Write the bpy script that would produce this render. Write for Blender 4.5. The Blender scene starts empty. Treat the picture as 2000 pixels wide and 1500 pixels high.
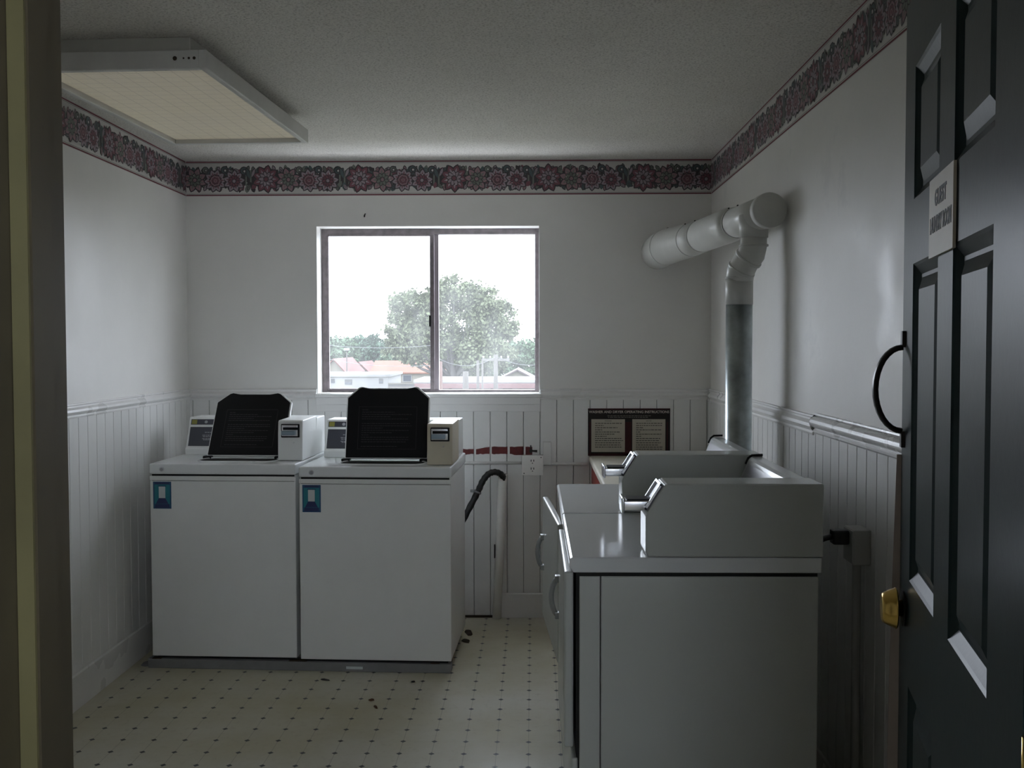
import bpy, bmesh, math, random
from mathutils import Vector, Matrix
import numpy as np
R = math.radians
SC = bpy.context.scene
COL = SC.collection

# ------------------------------------------------------------------ camera
cam_d = bpy.data.cameras.new('camera')
cam = bpy.data.objects.new('camera', cam_d)
COL.objects.link(cam)
SC.camera = cam
F, YAW, PIT, ROL, CZ = 2055.0, .0196, .0381, .0016, 1.465
cam_d.sensor_fit = 'HORIZONTAL'
cam_d.sensor_width = 36.0
cam_d.lens = F / 2000.0 * 36.0
cam_d.clip_start = .02
cam_d.clip_end = 2000
_f = Vector((-math.sin(YAW) * math.cos(PIT), math.cos(YAW) * math.cos(PIT), -math.sin(PIT)))
_r = Vector((math.cos(YAW), math.sin(YAW), 0))
_u = _r.cross(_f)
_r2 = _r * math.cos(ROL) + _u * -math.sin(ROL)
_u2 = _r * math.sin(ROL) + _u * math.cos(ROL)
M = Matrix((( _r2.x, _u2.x, -_f.x, 0), (_r2.y, _u2.y, -_f.y, 0), (_r2.z, _u2.z, -_f.z, CZ), (0, 0, 0, 1)))
cam.matrix_world = M

# ------------------------------------------------------------------ world (bright overcast sky) and exposure
W = bpy.data.worlds.new('world')
SC.world = W
W.use_nodes = True
wn = W.node_tree
for n in list(wn.nodes): wn.nodes.remove(n)
wo = wn.nodes.new('ShaderNodeOutputWorld')
wb = wn.nodes.new('ShaderNodeBackground')
wt = wn.nodes.new('ShaderNodeTexCoord')
ws = wn.nodes.new('ShaderNodeSeparateXYZ')
wr = wn.nodes.new('ShaderNodeValToRGB')
wn.links.new(wt.outputs['Generated'], ws.inputs[0])
wn.links.new(ws.outputs['Z'], wr.inputs[0])
wn.links.new(wr.outputs[0], wb.inputs[0])
wn.links.new(wb.outputs[0], wo.inputs[0])
wr.color_ramp.elements[0].position = 0.0
wr.color_ramp.elements[0].color = (.825, .89, 1.0, 1)
wr.color_ramp.elements[1].position = 1.0
wr.color_ramp.elements[1].color = (.78, .87, 1.0, 1)
wb.inputs[1].default_value = 9.6
SC.view_settings.view_transform = 'Standard'
SC.view_settings.look = 'None'
SC.view_settings.gamma = 1
SC.view_settings.exposure = 0.0
SC.view_settings.use_curve_mapping = False

# ------------------------------------------------------------------ materials
MATS = {}
class NT:
    def __init__(s, name):
        s.m = bpy.data.materials.new(name); s.m.use_nodes = True
        s.t = s.m.node_tree
        s.p = s.t.nodes['Principled BSDF']
        s.out = s.t.nodes['Material Output']
        s.tc = s.n('ShaderNodeTexCoord')
    def n(s, typ, **kw):
        x = s.t.nodes.new(typ)
        for k, v in kw.items(): setattr(x, k, v)
        return x
    def l(s, a, b): s.t.links.new(a, b)
    def math(s, op, a, b=None, c=None):
        x = s.n('ShaderNodeMath', operation=op)
        for i, v in enumerate((a, b, c)):
            if v is None: continue
            if isinstance(v, (int, float)): x.inputs[i].default_value = v
            else: s.l(v, x.inputs[i])
        return x.outputs[0]
    def noise(s, scale, detail=4, rough=.6, vec=None, sc=None):
        x = s.n('ShaderNodeTexNoise')
        x.inputs['Scale'].default_value = scale
        x.inputs['Detail'].default_value = detail
        x.inputs['Roughness'].default_value = rough
        src = vec or s.tc.outputs['Object']
        if sc:
            mp = s.n('ShaderNodeMapping'); mp.inputs['Scale'].default_value = sc
            s.l(src, mp.inputs['Vector']); src = mp.outputs[0]
        s.l(src, x.inputs['Vector'])
        return x.outputs['Fac']
    def ramp(s, fac, stops):
        x = s.n('ShaderNodeValToRGB')
        e = x.color_ramp.elements
        while len(e) > 1: e.remove(e[-1])
        e[0].position = stops[0][0]; e[0].color = (*stops[0][1], 1) if len(stops[0][1]) == 3 else stops[0][1]
        for p, c in stops[1:]:
            k = e.new(p); k.color = (*c, 1)
        s.l(fac, x.inputs[0])
        return x.outputs[0]
    def mix(s, fac, a, b, blend='MIX'):
        x = s.n('ShaderNodeMix', data_type='RGBA', blend_type=blend)
        for i, v in ((0, fac), (6, a), (7, b)):
            if isinstance(v, (int, float)): x.inputs[i].default_value = v
            elif isinstance(v, tuple): x.inputs[i].default_value = (*v, 1)
            else: s.l(v, x.inputs[i])
        return x.outputs[2]
    def bump(s, h, strength=.3, dist=.002):
        b = s.n('ShaderNodeBump')
        b.inputs['Strength'].default_value = strength
        b.inputs['Distance'].default_value = dist
        s.l(h, b.inputs['Height'])
        s.l(b.outputs[0], s.p.inputs['Normal'])

def mat(name, col, rough=.5, metal=0, var=.06, vscale=6, bump=0, bscale=120, spec=.5, coat=0):
    if name in MATS: return MATS[name]
    k = NT(name)
    k.p.inputs['Roughness'].default_value = rough
    k.p.inputs['Metallic'].default_value = metal
    k.p.inputs['Specular IOR Level'].default_value = spec
    k.p.inputs['Coat Weight'].default_value = coat
    f = k.noise(vscale, 5)
    a = tuple(max(0, c * (1 - var)) for c in col); b = tuple(min(1, c * (1 + var)) for c in col)
    k.l(k.ramp(f, [(.3, a), (.7, b)]), k.p.inputs['Base Color'])
    if bump:
        k.bump(k.noise(bscale, 3), bump, .002)
    MATS[name] = k.m
    return k.m

def wall_mat(name, col, dirt=(.45, .42, .36), amt=.5, rough=.42):
    k = NT(name)
    big = k.noise(1.3, 5, .6)
    sm = k.noise(14, 5, .7)
    c = k.ramp(big, [(.3, tuple(x * .93 for x in col)), (.7, tuple(min(1, x * 1.03) for x in col))])
    sp = k.ramp(sm, [(.66, (0, 0, 0)), (.8, (amt, amt, amt))])
    c = k.mix(sp, c, dirt)
    k.l(c, k.p.inputs['Base Color'])
    r = k.ramp(k.noise(2.2, 4), [(.35, (rough - .1,) * 3), (.7, (rough + .15,) * 3)])
    k.l(r, k.p.inputs['Roughness'])
    k.bump(k.noise(60, 4), .12, .003)
    return k.m

M_WALL = wall_mat('wall_paint', (.83, .815, .78), amt=.12)
def right_wall_mat():
    k = NT('wall_paint_scuffed')
    big = k.noise(1.3, 5, .6)
    c = k.ramp(big, [(.3, (.77, .755, .72)), (.7, (.84, .825, .79))])
    patch = k.ramp(k.noise(2.6, 6, .62), [(.60, (0, 0, 0)), (.66, (.16, .16, .16)), (.8, (.24, .24, .24))])
    c = k.mix(patch, c, (.42, .43, .43))
    k.l(c, k.p.inputs['Base Color'])
    k.l(k.ramp(k.noise(2.6, 6, .62), [(.52, (.50,) * 3), (.70, (.36,) * 3)]), k.p.inputs['Roughness'])
    k.bump(k.noise(40, 4), .18, .003)
    return k.m
M_WALLR = right_wall_mat()
M_TRIM = wall_mat('trim_paint', (.84, .83, .81), dirt=(.35, .32, .28), amt=.3, rough=.33)
def wains_mat():
    k = NT('beadboard_paint')
    sep = k.n('ShaderNodeSeparateXYZ'); k.l(k.tc.outputs['Object'], sep.inputs[0])
    c = k.ramp(k.noise(3, 5), [(.3, (.77, .77, .75)), (.7, (.84, .83, .81))])
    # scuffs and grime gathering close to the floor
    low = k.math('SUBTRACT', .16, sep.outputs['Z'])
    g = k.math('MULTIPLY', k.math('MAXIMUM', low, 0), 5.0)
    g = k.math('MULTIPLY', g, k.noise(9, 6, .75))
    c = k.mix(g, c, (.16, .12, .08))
    k.l(c, k.p.inputs['Base Color'])
    k.p.inputs['Roughness'].default_value = .4
    k.bump(k.noise(30, 4, sc=(1, 1, .15)), .15, .003)
    return k.m
M_WAINS = wains_mat()
M_GROOVE = mat('groove_dark', (.22, .21, .19), .8)  # darker colour for the flat bottom of each board groove
def ceiling_mat():
    k = NT('textured_ceiling')
    f = k.noise(130, 3, .7)
    big = k.noise(2, 3)
    c = k.ramp(f, [(.36, (.52, .49, .44)), (.47, (.78, .75, .69)), (.65, (.86, .83, .77))])
    c = k.mix(k.ramp(big, [(.4, (0, 0, 0)), (.8, (.25, .25, .25))]), c, (.52, .49, .42))
    k.l(c, k.p.inputs['Base Color']); k.p.inputs['Roughness'].default_value = .95
    k.bump(f, .7, .006)
    return k.m
M_CEIL = ceiling_mat()
def floor_mat():
    k = NT('vinyl_tile')
    s = .1157
    sep = k.n('ShaderNodeSeparateXYZ'); k.l(k.tc.outputs['Object'], sep.inputs[0])
    def cell(o, off):
        a = k.math('DIVIDE', k.math('SUBTRACT', o, off), s)
        return k.math('ABSOLUTE', k.math('SUBTRACT', k.math('FRACT', k.math('ADD', a, 100.5)), .5))
    u = cell(sep.outputs['X'], -.363); v = cell(sep.outputs['Y'], 4.515)
    d = k.math('ADD', u, v)
    dot = k.math('LESS_THAN', d, .10)
    ln = k.math('MULTIPLY', k.math('LESS_THAN', u, .011), .38)
    ln2 = k.math('MULTIPLY', k.math('LESS_THAN', v, .007), .10)
    ln = k.math('MAXIMUM', ln, ln2)
    stain = k.noise(1.1, 5, .6)
    fine = k.noise(30, 4, .7)
    base = k.ramp(stain, [(.35, (.54, .50, .34)), (.52, (.62, .59, .47)), (.66, (.68, .66, .58))])
    base = k.mix(k.ramp(fine, [(.55, (0, 0, 0)), (.8, (.35, .35, .35))]), base, (.33, .28, .18))
    c = k.mix(ln, base, (.20, .18, .13))
    c = k.mix(dot, c, (.045, .045, .045))
    k.l(c, k.p.inputs['Base Color'])
    k.l(k.ramp(k.noise(5, 4), [(.3, (.32,) * 3), (.7, (.5,) * 3)]), k.p.inputs['Roughness'])
    k.bump(k.math('MAXIMUM', dot, ln), .1, -.001)
    return k.m
M_FLOOR = floor_mat()
M_ENAM = mat('white_enamel', (.84, .85, .83), .30, var=.03, vscale=3)
M_ENAMTOP = mat('white_enamel_top', (.83, .85, .85), .16, var=.03, vscale=4)
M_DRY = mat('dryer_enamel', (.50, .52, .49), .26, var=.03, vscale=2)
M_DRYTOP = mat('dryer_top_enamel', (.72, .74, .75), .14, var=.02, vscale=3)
M_CREAM = mat('cream_enamel', (.66, .60, .46), .38)
M_BLACK = mat('black_plastic', (.006, .006, .008), .45, spec=.25)
M_GAP = mat('dark_gap', (.01, .01, .01), .8)
M_TEXT = mat('faded_print', (.035, .035, .04), .5)
M_TEXTL = mat('pale_print', (.42, .42, .45), .5)
M_PANEL = mat('console_slate', (.055, .058, .075), .35)
M_YEL = mat('faded_yellow', (.30, .28, .06), .5)
M_CHROME = mat('chrome', (.80, .82, .86), .22, metal=1, var=.03)
M_GALV = mat('galvanized_steel', (.42, .47, .48), .32, metal=.9, var=.35, vscale=9)
M_ALU = mat('aluminium_frame', (.24, .21, .22), .45, metal=.5, var=.2, vscale=30)
M_DUCT = mat('painted_duct', (.68, .68, .65), .38, var=.06)
M_PVC = mat('pvc_pipe', (.88, .86, .81), .4)
M_RUBBER = mat('black_rubber', (.012, .012, .013), .42)
M_RED = mat('exposed_red_paint', (.13, .016, .016), .65, var=.3, vscale=40)
M_REDL = mat('red_laminate', (.32, .03, .025), .4)
M_COUNTER = mat('counter_laminate', (.66, .62, .52), .45)
M_DOOR = mat('dark_teal_paint', (.018, .034, .039), .30, spec=.12, var=.12, vscale=8, bump=.08, bscale=60)
M_BRASS = mat('brass', (.70, .48, .14), .22, metal=1)
M_JAMB = mat('jamb_paint_lit', (.17, .155, .075), .42, var=.15)  # jamb paint lightened to carry the light on the stop's front face
M_JAMBD = mat('jamb_paint_shaded', (.085, .072, .045), .42, var=.15)  # same jamb paint, darkened for the shaded faces
M_HALL = mat('hall_paint', (.55, .52, .45), .7)
M_SIGNBG = mat('sign_black', (.014, .010, .010), .6, spec=.3)
M_SIGNR = mat('sign_maroon', (.045, .006, .008), .6, spec=.3)
M_PAPER = mat('sign_cream', (.48, .44, .36), .6)
M_INK = mat('sign_ink', (.05, .045, .04), .6)
M_DSIGN = mat('door_plate_cream', (.62, .57, .48), .5)
M_BLUE = mat('sticker_blue', (.02, .09, .20), .4)
M_TEAL = mat('sticker_teal', (.02, .22, .27), .4)
M_WHITEPR = mat('sticker_white', (.62, .66, .66), .5)
M_NAVY = mat('sticker_navy', (.02, .03, .12), .4)
M_GREYBAR = mat('platform_grey', (.22, .22, .22), .6, var=.15)
M_STAIN = mat('soot', (.03, .028, .026), .8)
M_DEBRIS = mat('dry_leaf_brown', (.10, .045, .015), .8)
M_DIRT = mat('dirt', (.05, .035, .02), .95)
M_OUTLET = mat('outlet_plate', (.88, .87, .84), .4)
M_STRIP = mat('edge_strip', (.42, .36, .33), .5)
M_GREYBOX = mat('painted_box', (.42, .42, .40), .5)

def diffuser_mat():
    k = NT('prismatic_diffuser')
    sep = k.n('ShaderNodeSeparateXYZ'); k.l(k.tc.outputs['Object'], sep.inputs[0])
    def g(o, s):
        return k.math('ABSOLUTE', k.math('SUBTRACT', k.math('FRACT', k.math('ADD', k.math('DIVIDE', o, s), 100)), .5))
    h = k.math('ADD', g(sep.outputs['X'], .012), g(sep.outputs['Y'], .012))
    a = k.math('LESS_THAN', g(sep.outputs['X'], .06), .03)
    b = k.math('LESS_THAN', g(sep.outputs['Y'], .06), .03)
    ln = k.math('MAXIMUM', a, b)
    c = k.mix(k.noise(2.4, 3), (.62, .60, .52), (.74, .68, .50))
    c = k.mix(k.math('MULTIPLY', ln, .5), c, (.30, .28, .22))
    k.l(c, k.p.inputs['Base Color'])
    k.p.inputs['Roughness'].default_value = .3
    k.p.inputs['Emission Color'].default_value = (1, .86, .62, 1)
    k.p.inputs['Emission Strength'].default_value = .09
    k.bump(h, .4, .004)
    return k.m
M_DIFF = diffuser_mat()
def glass_mat():
    k = NT('hazed_window_glass')
    tr = k.n('ShaderNodeBsdfTransparent'); gl = k.n('ShaderNodeBsdfGlossy'); df = k.n('ShaderNodeBsdfTranslucent')
    gl.inputs['Roughness'].default_value = .02
    df.inputs['Color'].default_value = (.9, .9, .88, 1)
    m1 = k.n('ShaderNodeMixShader'); m2 = k.n('ShaderNodeMixShader')
    haze = k.ramp(k.noise(5, 5, .6, sc=(1, 1, .5)), [(.42, (.030,) * 3), (.75, (.065,) * 3)])  # glare haze mixed into the smudged pane to wash out the view
    k.l(haze, m1.inputs[0]); k.l(tr.outputs[0], m1.inputs[1]); k.l(df.outputs[0], m1.inputs[2])
    m2.inputs[0].default_value = .006
    k.l(m1.outputs[0], m2.inputs[1]); k.l(gl.outputs[0], m2.inputs[2])
    k.l(m2.outputs[0], k.out.inputs[0])
    return k.m
M_GLASS = glass_mat()

# ------------------------------------------------------------------ mesh helpers
class MB:
    def __init__(s): s.v = []; s.f = []; s.mi = []; s.sm = []
    def add(s, vs, fs, mi=0, smooth=False):
        b = len(s.v); s.v += [tuple(v) for v in vs]
        for f in fs: s.f.append([b + i for i in f]); s.mi.append(mi); s.sm.append(smooth)
        return s
    def box(s, x0, x1, y0, y1, z0, z1, mi=0):
        v = [(x0, y0, z0), (x1, y0, z0), (x1, y1, z0), (x0, y1, z0), (x0, y0, z1), (x1, y0, z1), (x1, y1, z1), (x0, y1, z1)]
        return s.add(v, [(0, 3, 2, 1), (4, 5, 6, 7), (0, 1, 5, 4), (1, 2, 6, 5), (2, 3, 7, 6), (3, 0, 4, 7)], mi)
    def bbox(s, x0, x1, y0, y1, z0, z1, r=.006, mi=0, seg=3):
        bm = bmesh.new()
        bmesh.ops.create_cube(bm, size=1)
        for v in bm.verts:
            v.co = Vector(((x0 + x1) / 2 + v.co.x * (x1 - x0), (y0 + y1) / 2 + v.co.y * (y1 - y0), (z0 + z1) / 2 + v.co.z * (z1 - z0)))
        bmesh.ops.bevel(bm, geom=bm.edges[:], offset=r, segments=seg, profile=.6, affect='EDGES')
        bm.verts.ensure_lookup_table()
        s.add([v.co[:] for v in bm.verts], [[v.index for v in f.verts] for f in bm.faces], mi, True)
        bm.free(); return s
    def prism(s, pts, axis, a, b, mi=0):
        """pts: 2D outline, extruded along axis from a to b. x: (y,z); y: (x,z); z: (x,y)"""
        def P(p, t):
            return (t, p[0], p[1]) if axis == 'x' else (p[0], t, p[1]) if axis == 'y' else (p[0], p[1], t)
        n = len(pts)
        area = sum(pts[i][0] * pts[(i + 1) % n][1] - pts[(i + 1) % n][0] * pts[i][1] for i in range(n))
        if (area < 0): pts = pts[::-1]
        v = [P(p, a) for p in pts] + [P(p, b) for p in pts]
        flip = (axis == 'y') ^ (b < a)
        fs = [list(range(n))[::-1], list(range(n, 2 * n))] + [(i, (i + 1) % n, n + (i + 1) % n, n + i) for i in range(n)]
        if flip: fs = [list(f)[::-1] for f in fs]
        return s.add(v, fs, mi)
    def tube(s, path, rad, seg=16, mi=0, cap=True, smooth=True):
        path = [Vector(p) for p in path]
        rads = rad if isinstance(rad, (list, tuple)) else [rad] * len(path)
        t0 = (path[1] - path[0]).normalized()
        ref = Vector((0, 0, 1)) if abs(t0.z) < .9 else Vector((1, 0, 0))
        a = t0.cross(ref).normalized(); rings = []
        b0 = len(s.v)
        for i, p in enumerate(path):
            if i == 0: t = t0
            elif i == len(path) - 1: t = (path[i] - path[i - 1]).normalized()
            else: t = ((path[i] - path[i - 1]).normalized() + (path[i + 1] - path[i]).normalized()).normalized()
            a = (a - t * a.dot(t)).normalized(); b = t.cross(a)
            for k in range(seg):
                g = 2 * math.pi * k / seg
                s.v.append(tuple(p + (a * math.cos(g) + b * math.sin(g)) * rads[i]))
        for i in range(len(path) - 1):
            for k in range(seg):
                k2 = (k + 1) % seg
                s.f.append([b0 + i * seg + k, b0 + i * seg + k2, b0 + (i + 1) * seg + k2, b0 + (i + 1) * seg + k]); s.mi.append(mi); s.sm.append(smooth)
        if cap:
            s.f.append([b0 + k for k in range(seg)][::-1]); s.mi.append(mi); s.sm.append(False)
            e = b0 + (len(path) - 1) * seg
            s.f.append([e + k for k in range(seg)]); s.mi.append(mi); s.sm.append(False)
        return s
    def quad(s, a, b, c, d, mi=0): return s.add([a, b, c, d], [(0, 1, 2, 3)], mi)
    def build(s, name, m, parent=None, bevel=0):
        me = bpy.data.meshes.new(name)
        me.from_pydata(s.v, [], s.f)
        for x in (m if isinstance(m, (list, tuple)) else [m]): me.materials.append(x)
        me.polygons.foreach_set('material_index', s.mi)
        me.polygons.foreach_set('use_smooth', s.sm)
        bm = bmesh.new(); bm.from_mesh(me); bmesh.ops.recalc_face_normals(bm, faces=bm.faces[:]); bm.to_mesh(me); bm.free()
        me.update()
        o = bpy.data.objects.new(name, me); COL.objects.link(o)
        if parent: o.parent = parent
        if bevel:
            b = o.modifiers.new('bevel', 'BEVEL'); b.width = bevel; b.segments = 2; b.limit_method = 'ANGLE'; b.angle_limit = R(40)
        return o

def tag(o, label, cat, group=None, kind=None):
    o['label'] = label; o['category'] = cat
    if group: o['group'] = group
    if kind: o['kind'] = kind
    return o
def struct(o, label=None):
    o['kind'] = 'structure'
    if label: o['label'] = label
    return o
def empty(name, loc=(0, 0, 0), rz=0):
    o = bpy.data.objects.new(name, None); COL.objects.link(o)
    o.location = loc; o.rotation_euler = (0, 0, rz); o.empty_display_size = .1
    return o
def text(name, body, size, m, parent, mtx, extrude=.0004, align='CENTER', sx=1.0, width=None, bold=0.0):
    c = bpy.data.curves.new(name, 'FONT'); c.body = body; c.size = size; c.extrude = extrude; c.align_x = align; c.align_y = 'CENTER'
    c.resolution_u = 3; c.offset = bold
    o = bpy.data.objects.new(name, c); COL.objects.link(o)
    bpy.context.view_layer.update()
    me = bpy.data.meshes.new_from_object(o.evaluated_get(bpy.context.evaluated_depsgraph_get()))
    COL.objects.unlink(o); bpy.data.objects.remove(o)
    if width: sx = width / (max(v.co.x for v in me.vertices) - min(v.co.x for v in me.vertices))
    me.transform(mtx @ Matrix.Diagonal((sx, 1, 1, 1)))
    me.materials.clear(); me.materials.append(m); me.name = name
    q = bpy.data.objects.new(name, me); COL.objects.link(q)
    if parent: q.parent = parent
    return q
def frame_mtx(o, ex, ey, ez):
    """matrix whose columns are the axes ex, ey, ez with origin o"""
    return Matrix(((ex[0], ey[0], ez[0], o[0]), (ex[1], ey[1], ez[1], o[1]), (ex[2], ey[2], ez[2], o[2]), (0, 0, 0, 1)))
def word_rows(mb, x0, x1, z, h, P, rng, fill=1.0, mi=0):
    """a row of word-like dashes between x0 and x1; P maps (x, z) to a point on the surface"""
    x = x0; end = x0 + (x1 - x0) * fill
    while x < end - h:
        w = min(rng.uniform(1.6, 4.6) * h, end - x)
        mb.quad(P(x, z), P(x + w, z), P(x + w, z + h), P(x, z + h), mi)
        x += w + h * .8

XL, XR, YB, YF, H = -1.845, .945, 5.60, .985, 2.44
WX0, WX1, WZ0, WZ1 = -1.148, .035, 1.203, 2.09      # window opening

# ------------------------------------------------------------------ room shell
struct(MB().box(XL - .15, XR + .95, -1.75, YB + .22, -.12, 0).build('floor', M_FLOOR))
struct(MB().box(XL - .15, XR + .95, -1.75, YB + .22, H, H + .12).build('ceiling', M_CEIL))
w = MB()
w.box(XL - .15, WX0, YB, YB + .2, 0, H); w.box(WX1, XR + .15, YB, YB + .2, 0, H)
w.box(WX0, WX1, YB, YB + .2, 0, WZ0); w.box(WX0, WX1, YB, YB + .2, WZ1, H)
struct(w.build('wall_back', M_WALL))
struct(MB().box(XL - .15, XL, YF - .185, YB, 0, H).build('wall_left', M_WALL))
struct(MB().box(XR, XR + .15, YF - .185, YB, 0, H).build('wall_right', M_WALLR))
OX0, OX1, OZ = -.47, .50, 2.075
w = MB()
w.box(XL, OX0, YF - .185, YF, 0, H); w.box(OX1, XR, YF - .185, YF, 0, H); w.box(OX0, OX1, YF - .185, YF, OZ, H)
struct(w.build('wall_front', M_WALL))
# dim hall behind the camera
struct(MB().box(XL - .15, XL, -1.6, YF - .185, 0, H).build('wall_hall_left', M_HALL))
struct(MB().box(XR + .8, XR + .95, -1.6, YF - .185, 0, H).box(XR + .15, XR + .8, YF - .335, YF - .185, 0, H).build('wall_hall_right', M_HALL))
w = MB(); HX0, HX1, HZ0, HZ1 = .14, 1.32, 1.10, 2.0       # added opening, unseen behind the camera, sized to let fill light in
w.box(XL, HX0, -1.75, -1.6, 0, H); w.box(HX1, XR + .8, -1.75, -1.6, 0, H); w.box(HX0, HX1, -1.75, -1.6, 0, HZ0); w.box(HX0, HX1, -1.75, -1.6, HZ1, H)
struct(w.build('wall_hall_rear', M_HALL))

# door frame: jambs, stops and head
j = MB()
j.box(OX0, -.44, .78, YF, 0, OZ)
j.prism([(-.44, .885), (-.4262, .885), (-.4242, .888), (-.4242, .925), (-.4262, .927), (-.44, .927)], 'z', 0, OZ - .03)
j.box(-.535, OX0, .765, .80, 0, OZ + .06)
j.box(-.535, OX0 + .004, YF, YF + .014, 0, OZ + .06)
j.box(-.4395, -.4250, .8815, .885, 0, OZ - .03, 1)  # thin added strip, light on the stop face put into its colour
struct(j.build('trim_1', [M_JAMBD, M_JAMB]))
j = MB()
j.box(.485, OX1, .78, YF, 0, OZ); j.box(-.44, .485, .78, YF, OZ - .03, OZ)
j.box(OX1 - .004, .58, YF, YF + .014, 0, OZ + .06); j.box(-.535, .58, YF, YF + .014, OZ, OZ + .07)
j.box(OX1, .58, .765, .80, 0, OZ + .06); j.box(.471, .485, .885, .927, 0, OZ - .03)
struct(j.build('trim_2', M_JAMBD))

# wainscot: tongue-and-groove boards with V grooves
SP = .0885
def board_profile(u0, u1, off, t=.012, g=.0035, d=.005):
    pts = []; k = math.ceil((u0 - off) / SP)
    pts.append((u0, t))
    while off + k * SP < u1 - .01:
        c = off + k * SP
        if c - g > u0 + .002:
            pts += [(c - g, t), (c - g * .25, t - d), (c + g * .25, t - d), (c + g, t)]
        # a fine bead halfway across each board
        k += 1
    pts.append((u1, t))
    return pts
def wains(name, u0, u1, off, z0, z1, P):
    pr = board_profile(u0, u1, off); mb = MB()
    for (a, da), (b, db) in zip(pr[:-1], pr[1:]):
        groove = (abs(da - db) < 1e-6 and da < .012)
        mb.quad(P(a, da, z0), P(b, db, z0), P(b, db, z1), P(a, da, z1), 1 if groove else 0)
    mb.quad(P(u0, 0, z1), P(u0, .012, z1), P(u1, .012, z1), P(u1, 0, z1))
    return struct(mb.build(name, [M_WAINS, M_GROOVE]))
wains('trim_3', XL, XR, -.403, 0.0, 1.17, lambda u, d, z: (u, YB - d, z))
wains('trim_4', YF, YB - .012, 4.203, 0.0, 1.17, lambda u, d, z: (XL + d, u, z))
wains('trim_5', YF, YB - .012, 4.10, 0.0, 1.17, lambda u, d, z: (XR - d, u, z))

# chair rails (moulded profile: distance from wall, height)
def rail_prof(s=1.0, top=1.226):
    b = [(0, 0), (.016, 0), (.018, -.006), (.013, -.012), (.014, -.018), (.027, -.030), (.030, -.042), (.024, -.052), (.016, -.058), (.020, -.066), (.019, -.074), (0, -.074)]
    return [(d * s, top + z * s) for d, z in b]
def sweep(name, prof, P, a, b, m):
    mb = MB(); n = len(prof)
    v = [P(a, d, z) for d, z in prof] + [P(b, d, z) for d, z in prof]
    mb.add(v, [(i, (i + 1) % n, n + (i + 1) % n, n + i) for i in range(n)] + [list(range(n)), list(range(n, 2 * n))])
    return struct(mb.build(name, m, bevel=.001))
backP = lambda u, d, z: (u, YB - d, z)
leftP = lambda u, d, z: (XL + d, u, z)
rightP = lambda u, d, z: (XR - d, u, z)
sweep('trim_6', rail_prof(.80), backP, XL, WX0 - .005, M_TRIM)
sweep('trim_7', rail_prof(.80), backP, WX1 + .005, XR, M_TRIM)
sweep('trim_8', rail_prof(.78, 1.228), leftP, YF, YB, M_TRIM)
sweep('trim_9', rail_prof(.88, 1.226), rightP, 3.50, YB, M_TRIM)
big = [(0, 0), (.012, 0), (.014, -.006), (.009, -.010)] + [(.010 + .020 * math.sin(R(a)), -.030 - .019 * math.cos(R(a))) for a in range(0, 181, 15)] + [(.014, -.052), (.017, -.056), (.017, -.062), (.013, -.067), (0, -.067)]
sweep('trim_10', [(d, 1.235 + z) for d, z in big], rightP, YF, 3.493, M_TRIM)
# window stool and apron
a = MB()
a.bbox(WX0 - .012, WX1 + .012, YB - .03, YB + .155, WZ0 - .022, WZ0 - .002, .004)
a.box(WX0 - .006, WX1 + .006, YB - .024, YB, WZ0 - .060, WZ0 - .022)
a.box(WX0 - .006, WX1 + .006, YB - .018, YB, WZ0 - .098, WZ0 - .060)
struct(a.build('trim_11', M_TRIM, bevel=.002))
# baseboards
def base(name, P, a, b, h=.145, t=.018):
    return sweep(name, [(0, 0), (t, 0), (t, h - .006), (t - .006, h), (0, h)], P, a, b, M_TRIM)
base('baseboard_left', leftP, YF, YB)
base('baseboard_right', rightP, YF, YB)
base('baseboard_back', backP, -.172, XR, .132)
# dark gap and grime where the board behind the washers is missing
struct(MB().box(-.42, -.176, YB - .020, YB - .012, 0, .012).build('trim_12', M_DIRT))

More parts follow.
